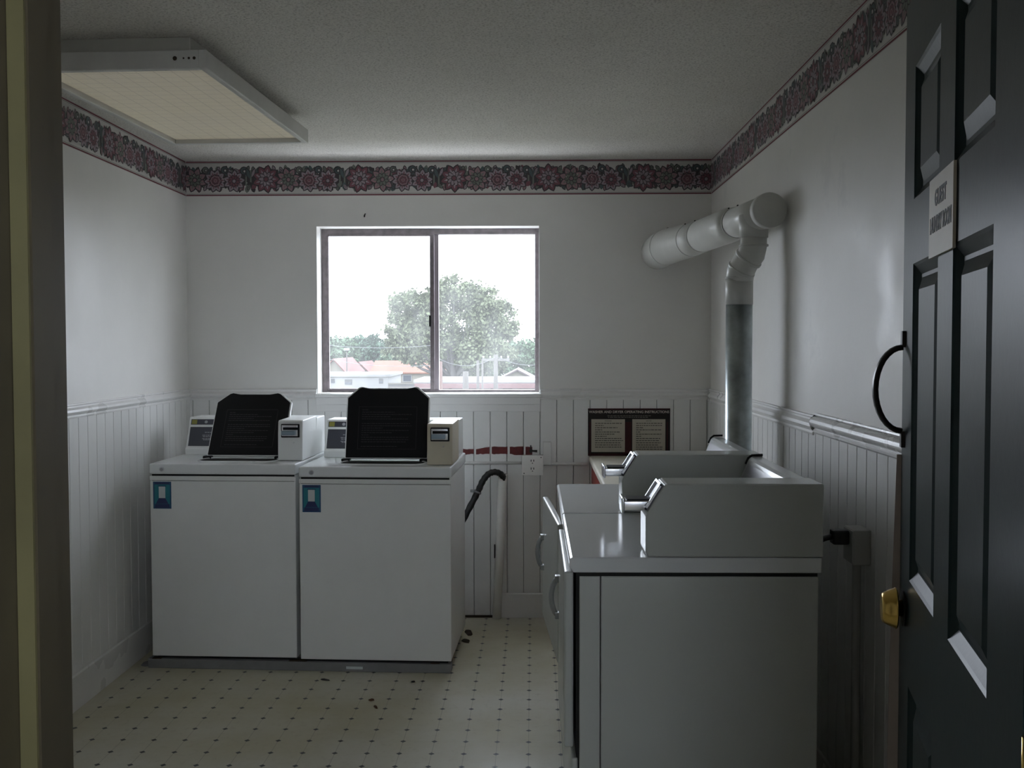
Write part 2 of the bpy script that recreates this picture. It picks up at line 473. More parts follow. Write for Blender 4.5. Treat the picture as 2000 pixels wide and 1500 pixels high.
# ------------------------------------------------------------------ wallpaper border (flat printed frieze)
PB = [mat('border_ground', (.62, .60, .57), .6), mat('border_line', (.16, .02, .035), .6), mat('border_black', (.055, .045, .05), .6),
      mat('border_maroon', (.20, .08, .10), .6), mat('border_rose', (.33, .20, .22), .6), mat('border_teal', (.085, .12, .125), .6),
      mat('border_lilac', (.34, .28, .31), .6), mat('border_green', (.18, .20, .17), .6)]
def border(name, u0, u1, P, seed):
    rng = random.Random(seed); mb = MB(); lay = [0.0]
    Z0, Z1 = 2.252, H - .001
    def ply(pts, mi):
        lay[0] += .0000006
        pts = [(min(max(u, u0 + .002), u1 - .002), z) for u, z in pts]
        mb.add([P(u, .0016 + lay[0], z) for u, z in pts], [list(range(len(pts)))], mi)
    # paper
    mb.add([P(u0, .001, Z0), P(u1, .001, Z0), P(u1, .001, Z1), P(u0, .001, Z1)], [(0, 1, 2, 3)], 0)
    ply([(u0, Z0 + .002), (u1, Z0 + .002), (u1, Z0 + .008), (u0, Z0 + .008)], 1)
    ply([(u0, Z0 + .011), (u1, Z0 + .011), (u1, Z0 + .0125), (u0, Z0 + .0125)], 2)
    ply([(u0, Z1 - .010), (u1, Z1 - .010), (u1, Z1 - .004), (u0, Z1 - .004)], 1)
    ply([(u0, Z1 - .0145), (u1, Z1 - .0145), (u1, Z1 - .013), (u0, Z1 - .013)], 2)
    zc = (Z0 + Z1) / 2 - .002
    def petal(cu, cz, ang, L, wd, mi, notch=True):
        pts = []
        for t, q in ((0, .12), (.25, .75), (.5, 1), (.72, .86), (.88, .48), (1, 0)):
            pts.append((t * L, q * wd / 2))
        full = pts + [(x, -y) for x, y in pts[-2::-1]]
        c, s = math.cos(ang), math.sin(ang)
        ply([(cu + x * c - y * s, cz + x * s + y * c) for x, y in full], mi)
    def disc(cu, cz, r, mi, n=10):
        ply([(cu + r * math.cos(2 * math.pi * k / n), cz + r * math.sin(2 * math.pi * k / n)) for k in range(n)], mi)
    def flower(cu, cz, r, np_, c1, c2, ph=0):
        for k in range(np_):
            g = ph + 2 * math.pi * k / np_
            petal(cu, cz, g, r * 1.07, r * .62, 2)
        for k in range(np_):
            g = ph + 2 * math.pi * k / np_
            petal(cu, cz, g, r * .98, r * .46, c1)
            petal(cu, cz, g, r * .78, r * .16, c2)
        for k in range(np_):
            g = ph + 2 * math.pi * (k + .5) / np_
            petal(cu, cz, g, r * .62, r * .34, 2); petal(cu, cz, g, r * .55, r * .24, c2)
        disc(cu, cz, r * .22, 2); disc(cu, cz, r * .15, c1)
    def rosette(cu, cz, r, c1, c2):
        for i, (q, m_) in enumerate(((1, 2), (.9, c1), (.68, 2), (.60, c2), (.42, 2), (.34, c1), (.18, c2))):
            n = 22
            ply([(cu + r * q * (1 + .10 * math.cos(8 * 2 * math.pi * k / n * 1.0)) * math.cos(2 * math.pi * k / n), cz + r * q * (1 + .10 * math.cos(7 * 2 * math.pi * k / n)) * math.sin(2 * math.pi * k / n)) for k in range(n)], m_)
    def curl(cu, cz, r, m_):
        disc(cu, cz, r, 2, 12); disc(cu, cz, r * .78, m_, 12); disc(cu + r * .15, cz - r * .1, r * .5, 2, 10); disc(cu + r * .15, cz - r * .1, r * .26, 0, 8)
    U = .50
    k0 = math.floor(u0 / U) - 1
    k1 = math.ceil(u1 / U) + 1
    for k in range(k0, k1):
        o = k * U
        # dense dark ground of the printed garland, ragged at both edges
        tp = []; bt = []
        for q in range(61):
            u = o + q / 60 * U
            tp.append((u, zc + .040 + .008 * math.sin(q * 1.9) + rng.uniform(-.006, .006))); bt.append((u, zc - .044 - .006 * math.sin(q * 1.3) - rng.uniform(-.006, .006)))
        for q in range(60): ply([bt[q], bt[q + 1], tp[q + 1], tp[q]], 2 if q % 3 else 7)
        # under-leaves
        for q in range(44):
            u = o + q / 44 * U; s_ = rng.choice((-1, 1))
            petal(u, zc + s_ * rng.uniform(.01, .035), s_ * rng.uniform(.6, 2.5), rng.uniform(.032, .045), rng.uniform(.018, .028), rng.choice((2, 5, 5, 7, 3)))
        for q in range(26):
            u = o + q / 26 * U; s_ = 1 if q % 2 else -1
            g = s_ * rng.uniform(.5, 2.6); L = rng.uniform(.03, .042)
            petal(u, zc + s_ * .032, g, L, .021, 2); petal(u, zc + s_ * .032, g, L * .88, .014, rng.choice((5, 7, 6, 4))); petal(u, zc + s_ * .032, g, L * .7, .003, 2)
        flower(o + .085, zc - .002, .072, 9, 3, 6, .2 + k)
        flower(o + .205, zc - .006, .064, 8, 4, 7, .5 + k * .6)
        flower(o + .315, zc - .010, .060, 10, 6, 3, .3 + k); rosette(o + .315, zc - .010, .030, 4, 3)
        flower(o + .415, zc - .012, .058, 9, 6, 3, .1)
        curl(o + .365, zc + .046, .022, 5); curl(o + .468, zc + .042, .023, 5); curl(o + .262, zc + .046, .019, 7)
        petal(o + .0, zc + .0, 1.9, .062, .026, 2); petal(o + .0, zc, 1.9, .056, .018, 5); petal(o + .01, zc + .01, 1.2, .05, .022, 2); petal(o + .01, zc + .01, 1.2, .045, .014, 6)
        for q in range(7):
            disc(o + rng.uniform(0, U), zc + rng.uniform(-.04, .04), .0028, 0, 6)
    u_min, u_max = u0, u1
    o_ = mb.build(name, PB)
    return struct(o_)
# polygons are clamped to each wall's own length, so cut the repeats to whole motifs near the ends
border('trim_13', XL + .001, XR - .001, lambda u, d, z: (u, YB - d, z), 1)
border('trim_14', YF + .001, YB - .002, lambda u, d, z: (XL + d, u, z), 2)
border('trim_15', YF + .001, YB - .002, lambda u, d, z: (XR - d, u, z), 3)

# ------------------------------------------------------------------ window
win = struct(empty('window_1', ((WX0 + WX1) / 2, YB + .15, WZ0)))
def rel(o, mb):     # shift a world-space mesh builder into o's local space
    lx = o.location; mb.v = [(x - lx[0], y - lx[1], z - lx[2]) for x, y, z in mb.v]; return mb
fy0, fy1 = YB + .125, YB + .175
f = MB()
f.box(WX0, WX0 + .028, fy0, fy1, WZ0, WZ1); f.box(WX1 - .022, WX1, fy0, fy1, WZ0, WZ1)
f.box(WX0 + .028, WX1 - .022, fy0, fy1, WZ1 - .03, WZ1); f.box(WX0 + .028, WX1 - .022, fy0, fy1, WZ0, WZ0 + .012)
rel(win, f).build('window_frame', M_ALU, win, bevel=.002)
mx = -.545
s1 = MB()
s1.box(mx - .012, mx + .012, fy0 - .012, fy0 + .012, WZ0 + .012, WZ1 - .03)
s1.box(WX0 + .028, WX0 + .040, fy0 - .006, fy0 + .012, WZ0 + .012, WZ1 - .03)
s1.box(WX0 + .040, mx - .012, fy0 - .006, fy0 + .012, WZ1 - .040, WZ1 - .03); s1.box(WX0 + .040, mx - .012, fy0 - .006, fy0 + .012, WZ0 + .012, WZ0 + .020)
sash = rel(win, s1).build('sliding_sash', M_ALU, win, bevel=.002)
s2 = MB().box(mx + .008, mx + .034, fy0 + .016, fy0 + .04, WZ0 + .012, WZ1 - .03)
rel(win, s2).build('mullion', mat('pale_aluminium', (.42, .38, .40), .4, metal=.6), win, bevel=.002)
rel(win, MB().box(mx - .016, mx - .006, fy0 - .02, fy0 - .008, 1.56, 1.62)).build('latch', M_BLACK, sash)
rel(win, MB().box(WX0 + .030, mx, fy0 + .002, fy0 + .005, WZ0 + .012, WZ1 - .03)).build('left_pane', M_GLASS, win)
rel(win, MB().box(mx + .01, WX1 - .022, fy0 + .026, fy0 + .029, WZ0 + .012, WZ1 - .03)).build('right_pane', M_GLASS, win)

# ------------------------------------------------------------------ washers
tag(MB().box(-.69, .69, 0, .07, 0, .042).build('floor_platform', M_GREYBAR, bevel=.003),
    'low dented grey metal bar running along the floor under both washers', 'platform')
plat = bpy.data.objects['floor_platform']
plat.location = (-1.055, 4.652, 0); plat.rotation_euler = (0, 0, R(-2.6))
MB().box(.22, .295, -.0012, .0, .012, .024).build('white_label', M_WHITEPR, plat)
for sx in (-.65, -.02, .02, .62):
    MB().box(sx - .02, sx + .02, -.001, .03, .042, .046).build('rust_spot', M_DIRT, plat)

def make_washer(loc, rz, w, lx0, lx1, lean, coin_y, label, cream, zt):
    t = empty('top_load_washer', loc, rz); tag(t, label, 'washing machine', 'coin washers under the window')
    h = w / 2; B = .046
    cab = MB().bbox(-h + .004, h - .004, .012, .62, B + .006, zt - .05, .006).build('cabinet', M_ENAM, t)
    MB().box(-h + .02, h - .02, .02, .60, 0 + .043, B + .006).build('base_skirt', M_GAP, t)
    MB().bbox(-h + .002, h - .002, 0, .014, B + .010, zt - .078, .004).build('front_panel', M_ENAM, t)
    MB().bbox(-h + .001, h - .001, -.002, .014, zt - .0765, zt - .056, .003).build('front_rail', M_ENAM, t)
    MB().box(-h + .01, h - .01, .003, .02, zt - .080, zt - .046).build('seam', M_GAP, t)
    dk = MB(); dk.bbox(-h, h, -.004, .625, zt - .048, zt, .009, seg=4)
    deck = dk.build('top_deck', M_ENAMTOP, t)
    bd = MB(); bd.tube([(-h + .058, -.0045, zt - .026), (-h + .058, -.007, zt - .026)], .011, 20)
    bad = bd.build('round_badge', M_CHROME, t)
    MB().tube([(-h + .058, -.007, zt - .026), (-h + .058, -.0076, zt - .026)], .0075, 16).build('badge_face', M_TEXTL, bad)
    # opening in front of the lid: dark well with a raised lip
    cx = (lx0 + lx1) / 2; hw = (lx1 - lx0) / 2 - .004
    ly = .225
    def rr(hw_, y0, y1, r, z, n=6):
        pts = []
        for (qx, qy, a0) in ((hw_ - r, y1 - r, 0), (-hw_ + r, y1 - r, 90), (-hw_ + r, y0 + r, 180), (hw_ - r, y0 + r, 270)):
            for k in range(n + 1):
                g = R(a0 + 90 * k / n); pts.append((cx + qx + r * math.cos(g), qy + r * math.sin(g), z))
        return pts
    ring = rr(hw, .075, ly - .004, .05, zt + .001)
    lip = MB(); lip.tube(ring + [ring[0]], .004, 8, cap=False)
    lip.build('opening_rim', M_ENAMTOP, t)
    wl = MB(); pr = rr(hw - .004, .079, ly - .008, .046, zt + .0008); wl.add(pr, [list(range(len(pr)))])
    wl.build('tub_opening', M_GAP, t)
    # open lid, leaning back
    L = .345; a = math.asin(lean / L); ey = Vector((0, math.sin(a), math.cos(a))); ez = Vector((0, -math.cos(a), math.sin(a))); ex = Vector((1, 0, 0))
    org = Vector((cx, ly + .006, zt + .010))
    LW = lx1 - lx0
    def lidpts(ins=0):
        q = LW / 2 - ins; T = L - ins
        return [(-q, ins), (q, ins), (q, T - .052), (q - .055, T - .004), (q - .068, T), (q - .105, T - .007), (-q + .105, T - .007), (-q + .068, T), (-q + .055, T - .004), (-q, T - .052)]
    def slab(pts, d0, d1):
        n = len(pts); mb = MB()
        v = [org + ex * u + ey * vv + ez * d0 for u, vv in pts] + [org + ex * u + ey * vv + ez * d1 for u, vv in pts]
        return mb.add(v, [list(range(n)), list(range(n, 2 * n))] + [(i, (i + 1) % n, n + (i + 1) % n, n + i) for i in range(n)])
    lid = slab(lidpts(), -.022, -.002).build('lid', M_ENAM, t, bevel=.004)
    lin = slab(lidpts(.006), -.002, .004).build('lid_liner', M_BLACK, lid, bevel=.002)
    lin['label'] = 'black inner face with faint printed instructions'
    lt = MB(); rng = random.Random(5)
    P = lambda u, v: tuple(org + ex * u + ey * v + ez * .0046)
    bx0, bx1, by0, by1 = -LW / 2 + .06, LW / 2 - .06, .045, .245
    for (p, q, r_, s_) in ((bx0, bx1, by0, by0 + .0016), (bx0, bx1, by1, by1 + .0016), (bx0, bx0 + .0016, by0, by1), (bx1, bx1 + .0016, by0, by1)):
        lt.quad(P(p, r_), P(q, r_), P(q, s_), P(p, s_))
    z = by1 - .016; row = 0
    fills = [.12, .62, .95, .55, .9, 0, .92, .95, .4, .9, .6, .15, .9, .9, .85, 0, .7]
    for fl in fills:
        if fl: word_rows(lt, bx0 + .016, bx1 - .010, z, .0034, P, rng, fl)
        z -= .0108
    lt.build('lid_print', M_TEXT, lin)
    for sx in (lx0 + .012, lx1 - .016):
        MB().bbox(sx - .022, sx + .018, ly - .018, ly + .022, zt, zt + .012, .004).build('hinge', M_BLACK, t)
    # control console
    c = MB(); cx0, cx1 = -h + .025, h - .01; top = zt + .178
    c.prism([(.372, zt), (.372, zt + .03), (.382, zt + .036), (.440, top - .006), (.446, top), (.60, top), (.60, zt)], 'x', cx0, cx1)
    con = c.build('console', M_ENAM, t, bevel=.003)
    p0 = Vector((0, .382, zt + .036)); p1 = Vector((0, .440, top - .006)); dv = p1 - p0; nv = Vector((0, -dv.z, dv.y)).normalized()
    def cp(u, v, d=.001): q = p0 + dv * v + nv * d; return (u, q.y, q.z)
    fc = MB()
    fc.quad(cp(cx0 + .010, .04), cp(cx1 - .01, .04), cp(cx1 - .01, .70), cp(cx0 + .010, .70))
    fc.quad(cp(cx0 + .010, .78), cp(cx1 - .01, .78), cp(cx1 - .01, .97), cp(cx0 + .010, .97))
    pan = fc.build('control_panel', M_PANEL, con)
    yq = MB(); yq.quad(cp(cx0 + .014, .80, .0016), cp(cx0 + .040, .80, .0016), cp(cx0 + .040, .95, .0016), cp(cx0 + .014, .95, .0016))
    yq.build('yellow_mark', M_YEL, pan)
    ic = MB(); rng = random.Random(9)
    ic.add([(cx0 + .085 + .008 * math.cos(2 * math.pi * k / 14), *cp(0, .875 + .052 * math.sin(2 * math.pi * k / 14), .0016)[1:]) for k in range(14)], [list(range(14))])
    for zz, u0_, u1_ in ((.50, .085, .12), (.40, .075, .135), (.35, .078, .130), (.28, .076, .12), (.24, .082, .125)):
        word_rows(ic, cx0 + u0_, cx0 + u1_, 0, .0034, lambda u, v, zz=zz: cp(u, zz + v / dv.length, .0016), rng)
    ic.build('console_print', M_TEXTL, pan)
    # coin box
    q0, q1 = h - .116, h - .002
    cb = MB(); cy = coin_y; ct = zt + .186
    cb.prism([(cy, zt + .002), (cy + .003, ct - .06), (cy + .010, ct - .006), (cy + .018, ct), (cy + .262, ct + .004), (cy + .262, zt + .002)], 'x', q0, q1)
    box = cb.build('coin_box', [M_CREAM if cream else M_ENAM], t, bevel=.003)
    MB().bbox(q0 + .016, q1 - .013, cy - .002, cy + .006, zt + .108, zt + .170, .003).build('slide_bezel', M_BLACK, box)
    rc = MB().bbox(q0 + .020, q1 - .020, cy - .0045, cy + .004, zt + .114, zt + .165, .002)
    rec = rc.build('coin_slide', M_CHROME, box)
    MB().bbox(q0 + .026, q1 - .018, cy - .006, cy - .003, zt + .143, zt + .155, .0015).build('coin_slot', M_BLACK, rec)
    MB().bbox(q0 + .022, q1 - .030, cy - .022, cy - .004, zt + .120, zt + .140, .002).build('slide_tongue', mat('slide_label', (.30, .38, .45), .35, metal=.4), rec)
    MB().tube([(q1 - .04, cy + .001, zt + .085), (q1 - .04, cy - .002, zt + .085)], .003, 10).build('lock', M_CHROME, box)
    # sticker
    st = MB(); sx0 = -h + .016; sz1 = zt - .082
    P2 = lambda x, z, d: (sx0 + x, -.0004 - d, sz1 - z)
    def r4(x0, x1, z0, z1, d, mi): st.quad(P2(x0, z0, d), P2(x1, z0, d), P2(x1, z1, d), P2(x0, z1, d), mi)
    r4(0, .083, 0, .122, .0004, 0); r4(.006, .077, .014, .112, .0008, 1); r4(.026, .056, .022, .074, .0012, 2)
    st.add([P2(*p, .0012) for p in ((.026, .074), (.056, .074), (.070, .100), (.012, .100))], [(0, 1, 2, 3)], 3)
    r4(.008, .075, .101, .118, .0012, 3); r4(.022, .060, .018, .021, .0013, 3); r4(.010, .074, .003, .010, .0009, 3)
    st.build('sticker', [M_BLUE, M_TEAL, M_WHITEPR, M_NAVY], t)['label'] = 'blue and teal sticker with a white pictogram'
    return t
make_washer((-1.391, 4.672, 0), R(-2.2), .668, -.154, .214, .185, .125,
            'white coin washer with open black lid against the left wall, leftmost of the two', False, .930)
make_washer((-.700, 4.628, 0), R(-2.2), .682, -.186, .207, .085, .065,
            'white coin washer with open black lid in front of the window, with cream coin box', True, .922)

# ------------------------------------------------------------------ dryers
def make_dryer(y, ajar, label):
    t = empty('coin_dryer', (.08, y, 0)); tag(t, label, 'clothes dryer', 'coin dryers on the right')
    D, Wd = .645, .690
    b = MB()
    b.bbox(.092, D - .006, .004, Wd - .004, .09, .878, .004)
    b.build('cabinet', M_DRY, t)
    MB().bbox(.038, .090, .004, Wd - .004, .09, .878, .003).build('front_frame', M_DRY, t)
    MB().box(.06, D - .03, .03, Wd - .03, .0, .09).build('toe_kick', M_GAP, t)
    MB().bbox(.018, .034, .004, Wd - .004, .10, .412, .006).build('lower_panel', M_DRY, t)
    MB().box(.030, .045, .012, Wd - .012, .105, .882).build('door_recess', M_GAP, t)
    # top slab with a turned-down, slanting front rim
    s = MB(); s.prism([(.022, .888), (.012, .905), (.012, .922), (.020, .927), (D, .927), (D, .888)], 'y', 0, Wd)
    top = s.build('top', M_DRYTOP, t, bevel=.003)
    MB().box(.03, D - .008, .008, Wd - .008, .878, .888).build('top_seam', M_GAP, t)
    # door (its vertical leaf), handle on the far side
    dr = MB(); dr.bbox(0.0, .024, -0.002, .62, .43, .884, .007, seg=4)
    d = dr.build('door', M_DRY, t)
    d.location = (0, .03, 0)
    d.rotation_euler = (0, 0, ajar)
    hd = MB(); pth = []
    for k in range(13):
        g = math.pi * k / 12
        pth.append((-.004 - .019 * math.sin(g) ** .6, .565, .740 - .114 * k / 12))
    hd.tube(pth, .0085, 10)
    for zz in (.740, .626): hd.bbox(-.012, .002, .550, .580, zz - .010, zz + .010, .003)
    hd.build('handle', mat('handle_grey', (.45, .47, .49), .25, metal=.3), d)
    # coin meter housing along the near edge
    m = MB(); m.prism([(.208, .928), (.204, .94), (.204, 1.030), (.208, 1.040), (.252, 1.110), (.258, 1.113), (D + .004, 1.113), (D + .004, .928)], 'y', .0, .128)
    hs = m.build('coin_housing', M_DRY, t, bevel=.004)
    a0 = Vector((.208, 0, 1.040)); a1 = Vector((.252, 0, 1.110)); dv = (a1 - a0).normalized(); nv = Vector((-dv.z, 0, dv.x))
    def q(v, y_, d_): p = a0 + dv * v + nv * d_; return (p.x, y_, p.z)
    pl = MB()
    def pbox(v0, v1, y0, y1, d0, d1, mi=0):
        vs = [q(v0, y0, d0), q(v1, y0, d0), q(v1, y1, d0), q(v0, y1, d0), q(v0, y0, d1), q(v1, y0, d1), q(v1, y1, d1), q(v0, y1, d1)]
        pl.add(vs, [(0, 3, 2, 1), (4, 5, 6, 7), (0, 1, 5, 4), (1, 2, 6, 5), (2, 3, 7, 6), (3, 0, 4, 7)], mi)
    pbox(.004, .080, .012, .112, .0, .004, 1)
    pbox(.004, .080, .012, .017, .004, .010); pbox(.004, .080, .107, .112, .004, .010); pbox(.075, .080, .012, .112, .004, .010); pbox(.004, .009, .012, .112, .004, .010)
    slide = pl.build('coin_slide', [M_CHROME, M_PANEL], hs)
    MB().bbox(.150, .232, .030, .098, 1.040, 1.066, .004).build('slide_tongue', M_CHROME, slide)
    MB().bbox(.146, .153, .024, .104, 1.034, 1.074, .003).build('slide_grip', M_CHROME, slide)
    MB().box(.16, .232, .034, .094, 1.0665, 1.070).build('coin_tray', M_BLACK, slide)
    # rear console
    c = MB(); c.prism([(.530, .928), (.530, .950), (.538, .955), (.600, 1.100), (.608, 1.108), (D, 1.108), (D, .928)], 'y', .134, Wd - .006)
    con = c.build('console', M_DRYTOP, t, bevel=.003)
    p0 = Vector((.538, 0, .955)); p1 = Vector((.600, 0, 1.100)); dv2 = (p1 - p0); n2 = Vector((-dv2.z, 0, dv2.x)).normalized()
    def cp(y_, v, d_=.001): p = p0 + dv2 * v + n2 * d_; return (p.x, y_, p.z)
    fc = MB(); fc.quad(cp(.30, .30), cp(Wd - .03, .30), cp(Wd - .03, .92), cp(.30, .92))
    pn = fc.build('control_panel', mat('console_grey', (.30, .30, .34), .3), con)
    lines = MB(); rng = random.Random(3)
    for v in (.72, .66, .55):
        lines.quad(cp(.56, v, .002), cp(.61, v, .002), cp(.61, v + .02, .002), cp(.56, v + .02, .002))
    lines.build('console_print', M_TEXTL, pn)
    e = MB(); e.tube([(.592, Wd - .004, 1.085), (.600, Wd - .004, 1.104), (.612, Wd - .004, 1.113), (D, Wd - .004, 1.114)], .004, 8)
    e.build('end_cap', M_BLACK, con)
    return t
make_dryer(2.636, 0, 'white coin dryer nearest the doorway with the angled coin housing in front')
make_dryer(3.338, R(4.0), 'white coin dryer with its door ajar, standing beside the folding counter')

# ------------------------------------------------------------------ folding counter
t = empty('folding_counter', (.30, 4.17, 0)); tag(t, 'cream laminate folding counter with red edge in the back right corner', 'counter')
c = MB(); c.bbox(0, .630, 0, 1.412, .835, .870, .012, seg=4); c.build('countertop', M_COUNTER, t)
MB().box(.012, .030, .01, 1.40, .73, .835).build('apron', M_REDL, t)
for (x, y) in ((.03, .04), (.56, .04), (.03, 1.34), (.56, 1.34)):
    MB().box(x, x + .045, y, y + .045, 0, .835).build('leg', M_REDL, t)

# ------------------------------------------------------------------ instruction sign on the back wall
t = empty('instruction_sign', (.5115, YB - .013, .86)); tag(t, 'black and maroon board of washer and dryer instructions above the counter', 'sign')
sw, sh = .2175, .262
MB().box(-sw, sw, -.006, 0, .010, sh).build('board', M_SIGNBG, t)
g = MB()
def r2(mb, x0, x1, z0, z1, d, mi=0): mb.quad((x0, -d, z0), (x1, -d, z0), (x1, -d, z1), (x0, -d, z1), mi)
for a_ in ((-sw, sw, sh - .007, sh), (-.035, .012, .012, .19), (-sw, sw, .010, .022), (-sw + .007, -sw + .014, .02, .19), (sw - .018, sw - .012, .02, .19)):
    r2(g, *a_, .0064)
g.build('maroon_border', M_SIGNR, t)
EXs, EYs, EZs = (1, 0, 0), (0, 0, 1), (0, -1, 0)
text('title_lettering', 'WASHER AND DRYER OPERATING INSTRUCTIONS', .0185, mat('sign_letters', (.62, .55, .50), .5), t, frame_mtx((0, -.0066, sh - .019), EXs, EYs, EZs), width=.425, bold=.0003)
rng = random.Random(11)
sub = MB()
word_rows(sub, -.115, .115, sh - .041, .004, lambda u, v: (u, -.0066, v), rng); word_rows(sub, -.112, .10, sh - .049, .004, lambda u, v: (u, -.0066, v), rng)
sub.build('subtitle_print', mat('sign_grey', (.16, .15, .13), .6), t)
for (x0, x1, head, rows) in ((-.200, -.022, 'WASHER', [.93, .30, .80, .25, .88, .68, .40, .92, .98, .88, .90, .92]), (.017, .192, 'DRYER', [.96, .92, .25, .90, .15, .90, .18, .86, .84, .88, .78, .95, .95])):
    pg = MB(); r2(pg, x0, x1, .030, .205, .0068); pg = pg.build('text_panel', M_PAPER, t)
    text('heading_lettering', head, .0095, M_INK, pg, frame_mtx(((x0 + x1) / 2, -.0072, .1955), EXs, EYs, EZs))
    ln = MB(); z = .181
    for fl in rows:
        word_rows(ln, x0 + .020, x1 - .006, z, .0038, lambda u, v: (u, -.0074, v), rng, fl)
        z -= .0115
    ln.build('body_print', M_INK, pg)

# ------------------------------------------------------------------ vent ducts
t = empty('dryer_vent_duct', (.80, 4.03, 0)); tag(t, 'round vent duct rising behind the dryers and elbowing into the back wall', 'duct')
def D_(p): return (p[0] - .80, p[1] - 4.03, p[2])
MB().tube([D_((.80, 4.10, .02)), D_((.80, 4.10, 1.625))], .051, 28).build('steel_riser', M_GALV, t)['label'] = 'bare galvanized lower pipe'
u = MB(); u.tube([D_((.80, 4.10, 1.615)), D_((.80, 4.10, 1.722))], .0528, 28); u.tube([D_((.80, 4.10, 1.715)), D_((.80, 4.10, 1.722))], .0545, 28)
u.build('riser_collar', M_DUCT, t)
e = MB()
e.tube([D_(p) for p in ((.80, 4.10, 1.70), (.803, 4.095, 1.742), (.818, 4.08, 1.775), (.838, 4.06, 1.808), (.845, 4.055, 1.84), (.845, 4.055, 1.905))], [.052, .053, .051, .0525, .050, .050], 28)
for p, q in (((.8045, 4.094, 1.746), (.8085, 4.090, 1.754)), ((.826, 4.072, 1.788), (.831, 4.067, 1.796)), ((.845, 4.055, 1.835), (.845, 4.055, 1.842))):
    e.tube([D_(p), D_(q)], .0555, 28)
e.build('crimped_elbow', M_DUCT, t)
d0 = Vector((.872, 3.90, 1.955)); d1 = Vector((.735, 5.22, 1.957)); dd = (d1 - d0).normalized()
tee = MB(); tee.tube([D_(d0), D_(d0 + dd * .008), D_(d0 + dd * .035), D_(d0 + dd * .037)], [.0635, .0655, .0655, .061], 36)
tee.tube([D_(d0 + dd * .037), D_(d0 + dd * .42)], .061, 36)
tee.tube([D_(d0 + dd * .41), D_(d0 + dd * .425)], .064, 36)
tee.tube([D_((.845, 4.055, 1.955)), D_((.845, 4.055, 1.868))], [.056, .054], 28)
tee.build('tee_fitting', M_DUCT, t)
m = MB(); m.tube([D_(d0 + dd * .42), D_(d0 + dd * .50), D_(d0 + dd * .95)], [.064, .072, .074], 36)
m.tube([D_(d0 + dd * .94), D_(d0 + dd * .95)], .0765, 36)
m.build('main_pipe', M_DUCT, t)
el = MB(); pts = [d0 + dd * .93, d0 + dd * 1.12]
v0 = d0 + dd * 1.12
pts += [v0 + Vector((-.016, .08, 0)), Vector((.700, 5.24, 1.955)), Vector((.672, 5.34, 1.950)), Vector((.664, 5.44, 1.948)), Vector((.664, YB + .005, 1.948))]
el.tube([D_(p) for p in pts], [.074, .078, .082, .087, .090, .090, .090], 36)
for p, q in ((pts[1], pts[1] + dd * .008),): el.tube([D_(p), D_(q)], .081, 36)
el.tube([D_((.675, 5.33, 1.950)), D_((.673, 5.338, 1.950))], .092, 36)
el.build('wall_elbow', M_DUCT, t)
for k, (a_, r_) in enumerate(((.30, .062), (.415, .066), (.93, .0765), (1.10, .081))):
    p = d0 + dd * a_
    side = Vector((-dd.y, dd.x, 0)).normalized()
    for g in (60, 130, 215):
        nrm = Vector((0, 0, 1)) * math.sin(R(g)) + side * math.cos(R(g))
        MB().tube([D_(p + nrm * (r_ - .002)), D_(p + nrm * (r_ + .003))], .0035, 8).build('screw', M_GAP, t)
tar = MB(); tar.bbox(-.06 - .075, -.02 - .075, 1.22, 1.30, 2.028, 2.040, .005)
tar.build('rust_patch', M_DIRT, t)

# ------------------------------------------------------------------ things on the back wall
t = empty('wall_outlet', (-.001, YB - .012, .823)); tag(t, 'surface mounted white double outlet box on the beadboard', 'outlet')
MB().bbox(-.056, .056, -.042, 0, -.052, .052, .003).build('box', M_OUTLET, t)
MB().bbox(-.057, .057, -.046, -.041, -.053, .053, .0015).build('face_plate', M_OUTLET, t)
for zc in (.020, -.022):
    MB().tube([(0, -.046, zc), (0, -.048, zc)], .017, 20).build('receptacle', M_OUTLET, t)
    s_ = MB(); s_.box(-.0095, -.0055, -.0488, -.0478, zc + .000, zc + .011); s_.box(.0045, .0085, -.0488, -.0478, zc + .000, zc + .011); s_.tube([(0, -.0478, zc - .008), (0, -.0488, zc - .008)], .0028, 10)
    s_.build('socket_slot', M_GAP, t)
for x, z in ((.045, .042), (-.045, -.042)): MB().tube([(x, -.046, z), (x, -.0475, z)], .003, 10).build('screw', M_STAIN, t)
t = tag(MB().tube([(-.84, YB - .020, .832), (-.060, YB - .020, .832)], .0085, 14).build('conduit', M_TRIM), 'white painted conduit running left from the wall outlet behind the washer', 'conduit')
tag(MB().tube([(.058, YB - .020, .827), (.292, YB - .020, .827)], .0085, 14).build('conduit', M_TRIM), 'white painted conduit running right from the wall outlet toward the counter', 'conduit')
tag(MB().bbox(.055, .098, YB - .030, YB - .012, .822, .945, .002).build('patch_block', M_WAINS), 'small white painted wooden block beside the wall outlet', 'wood block')
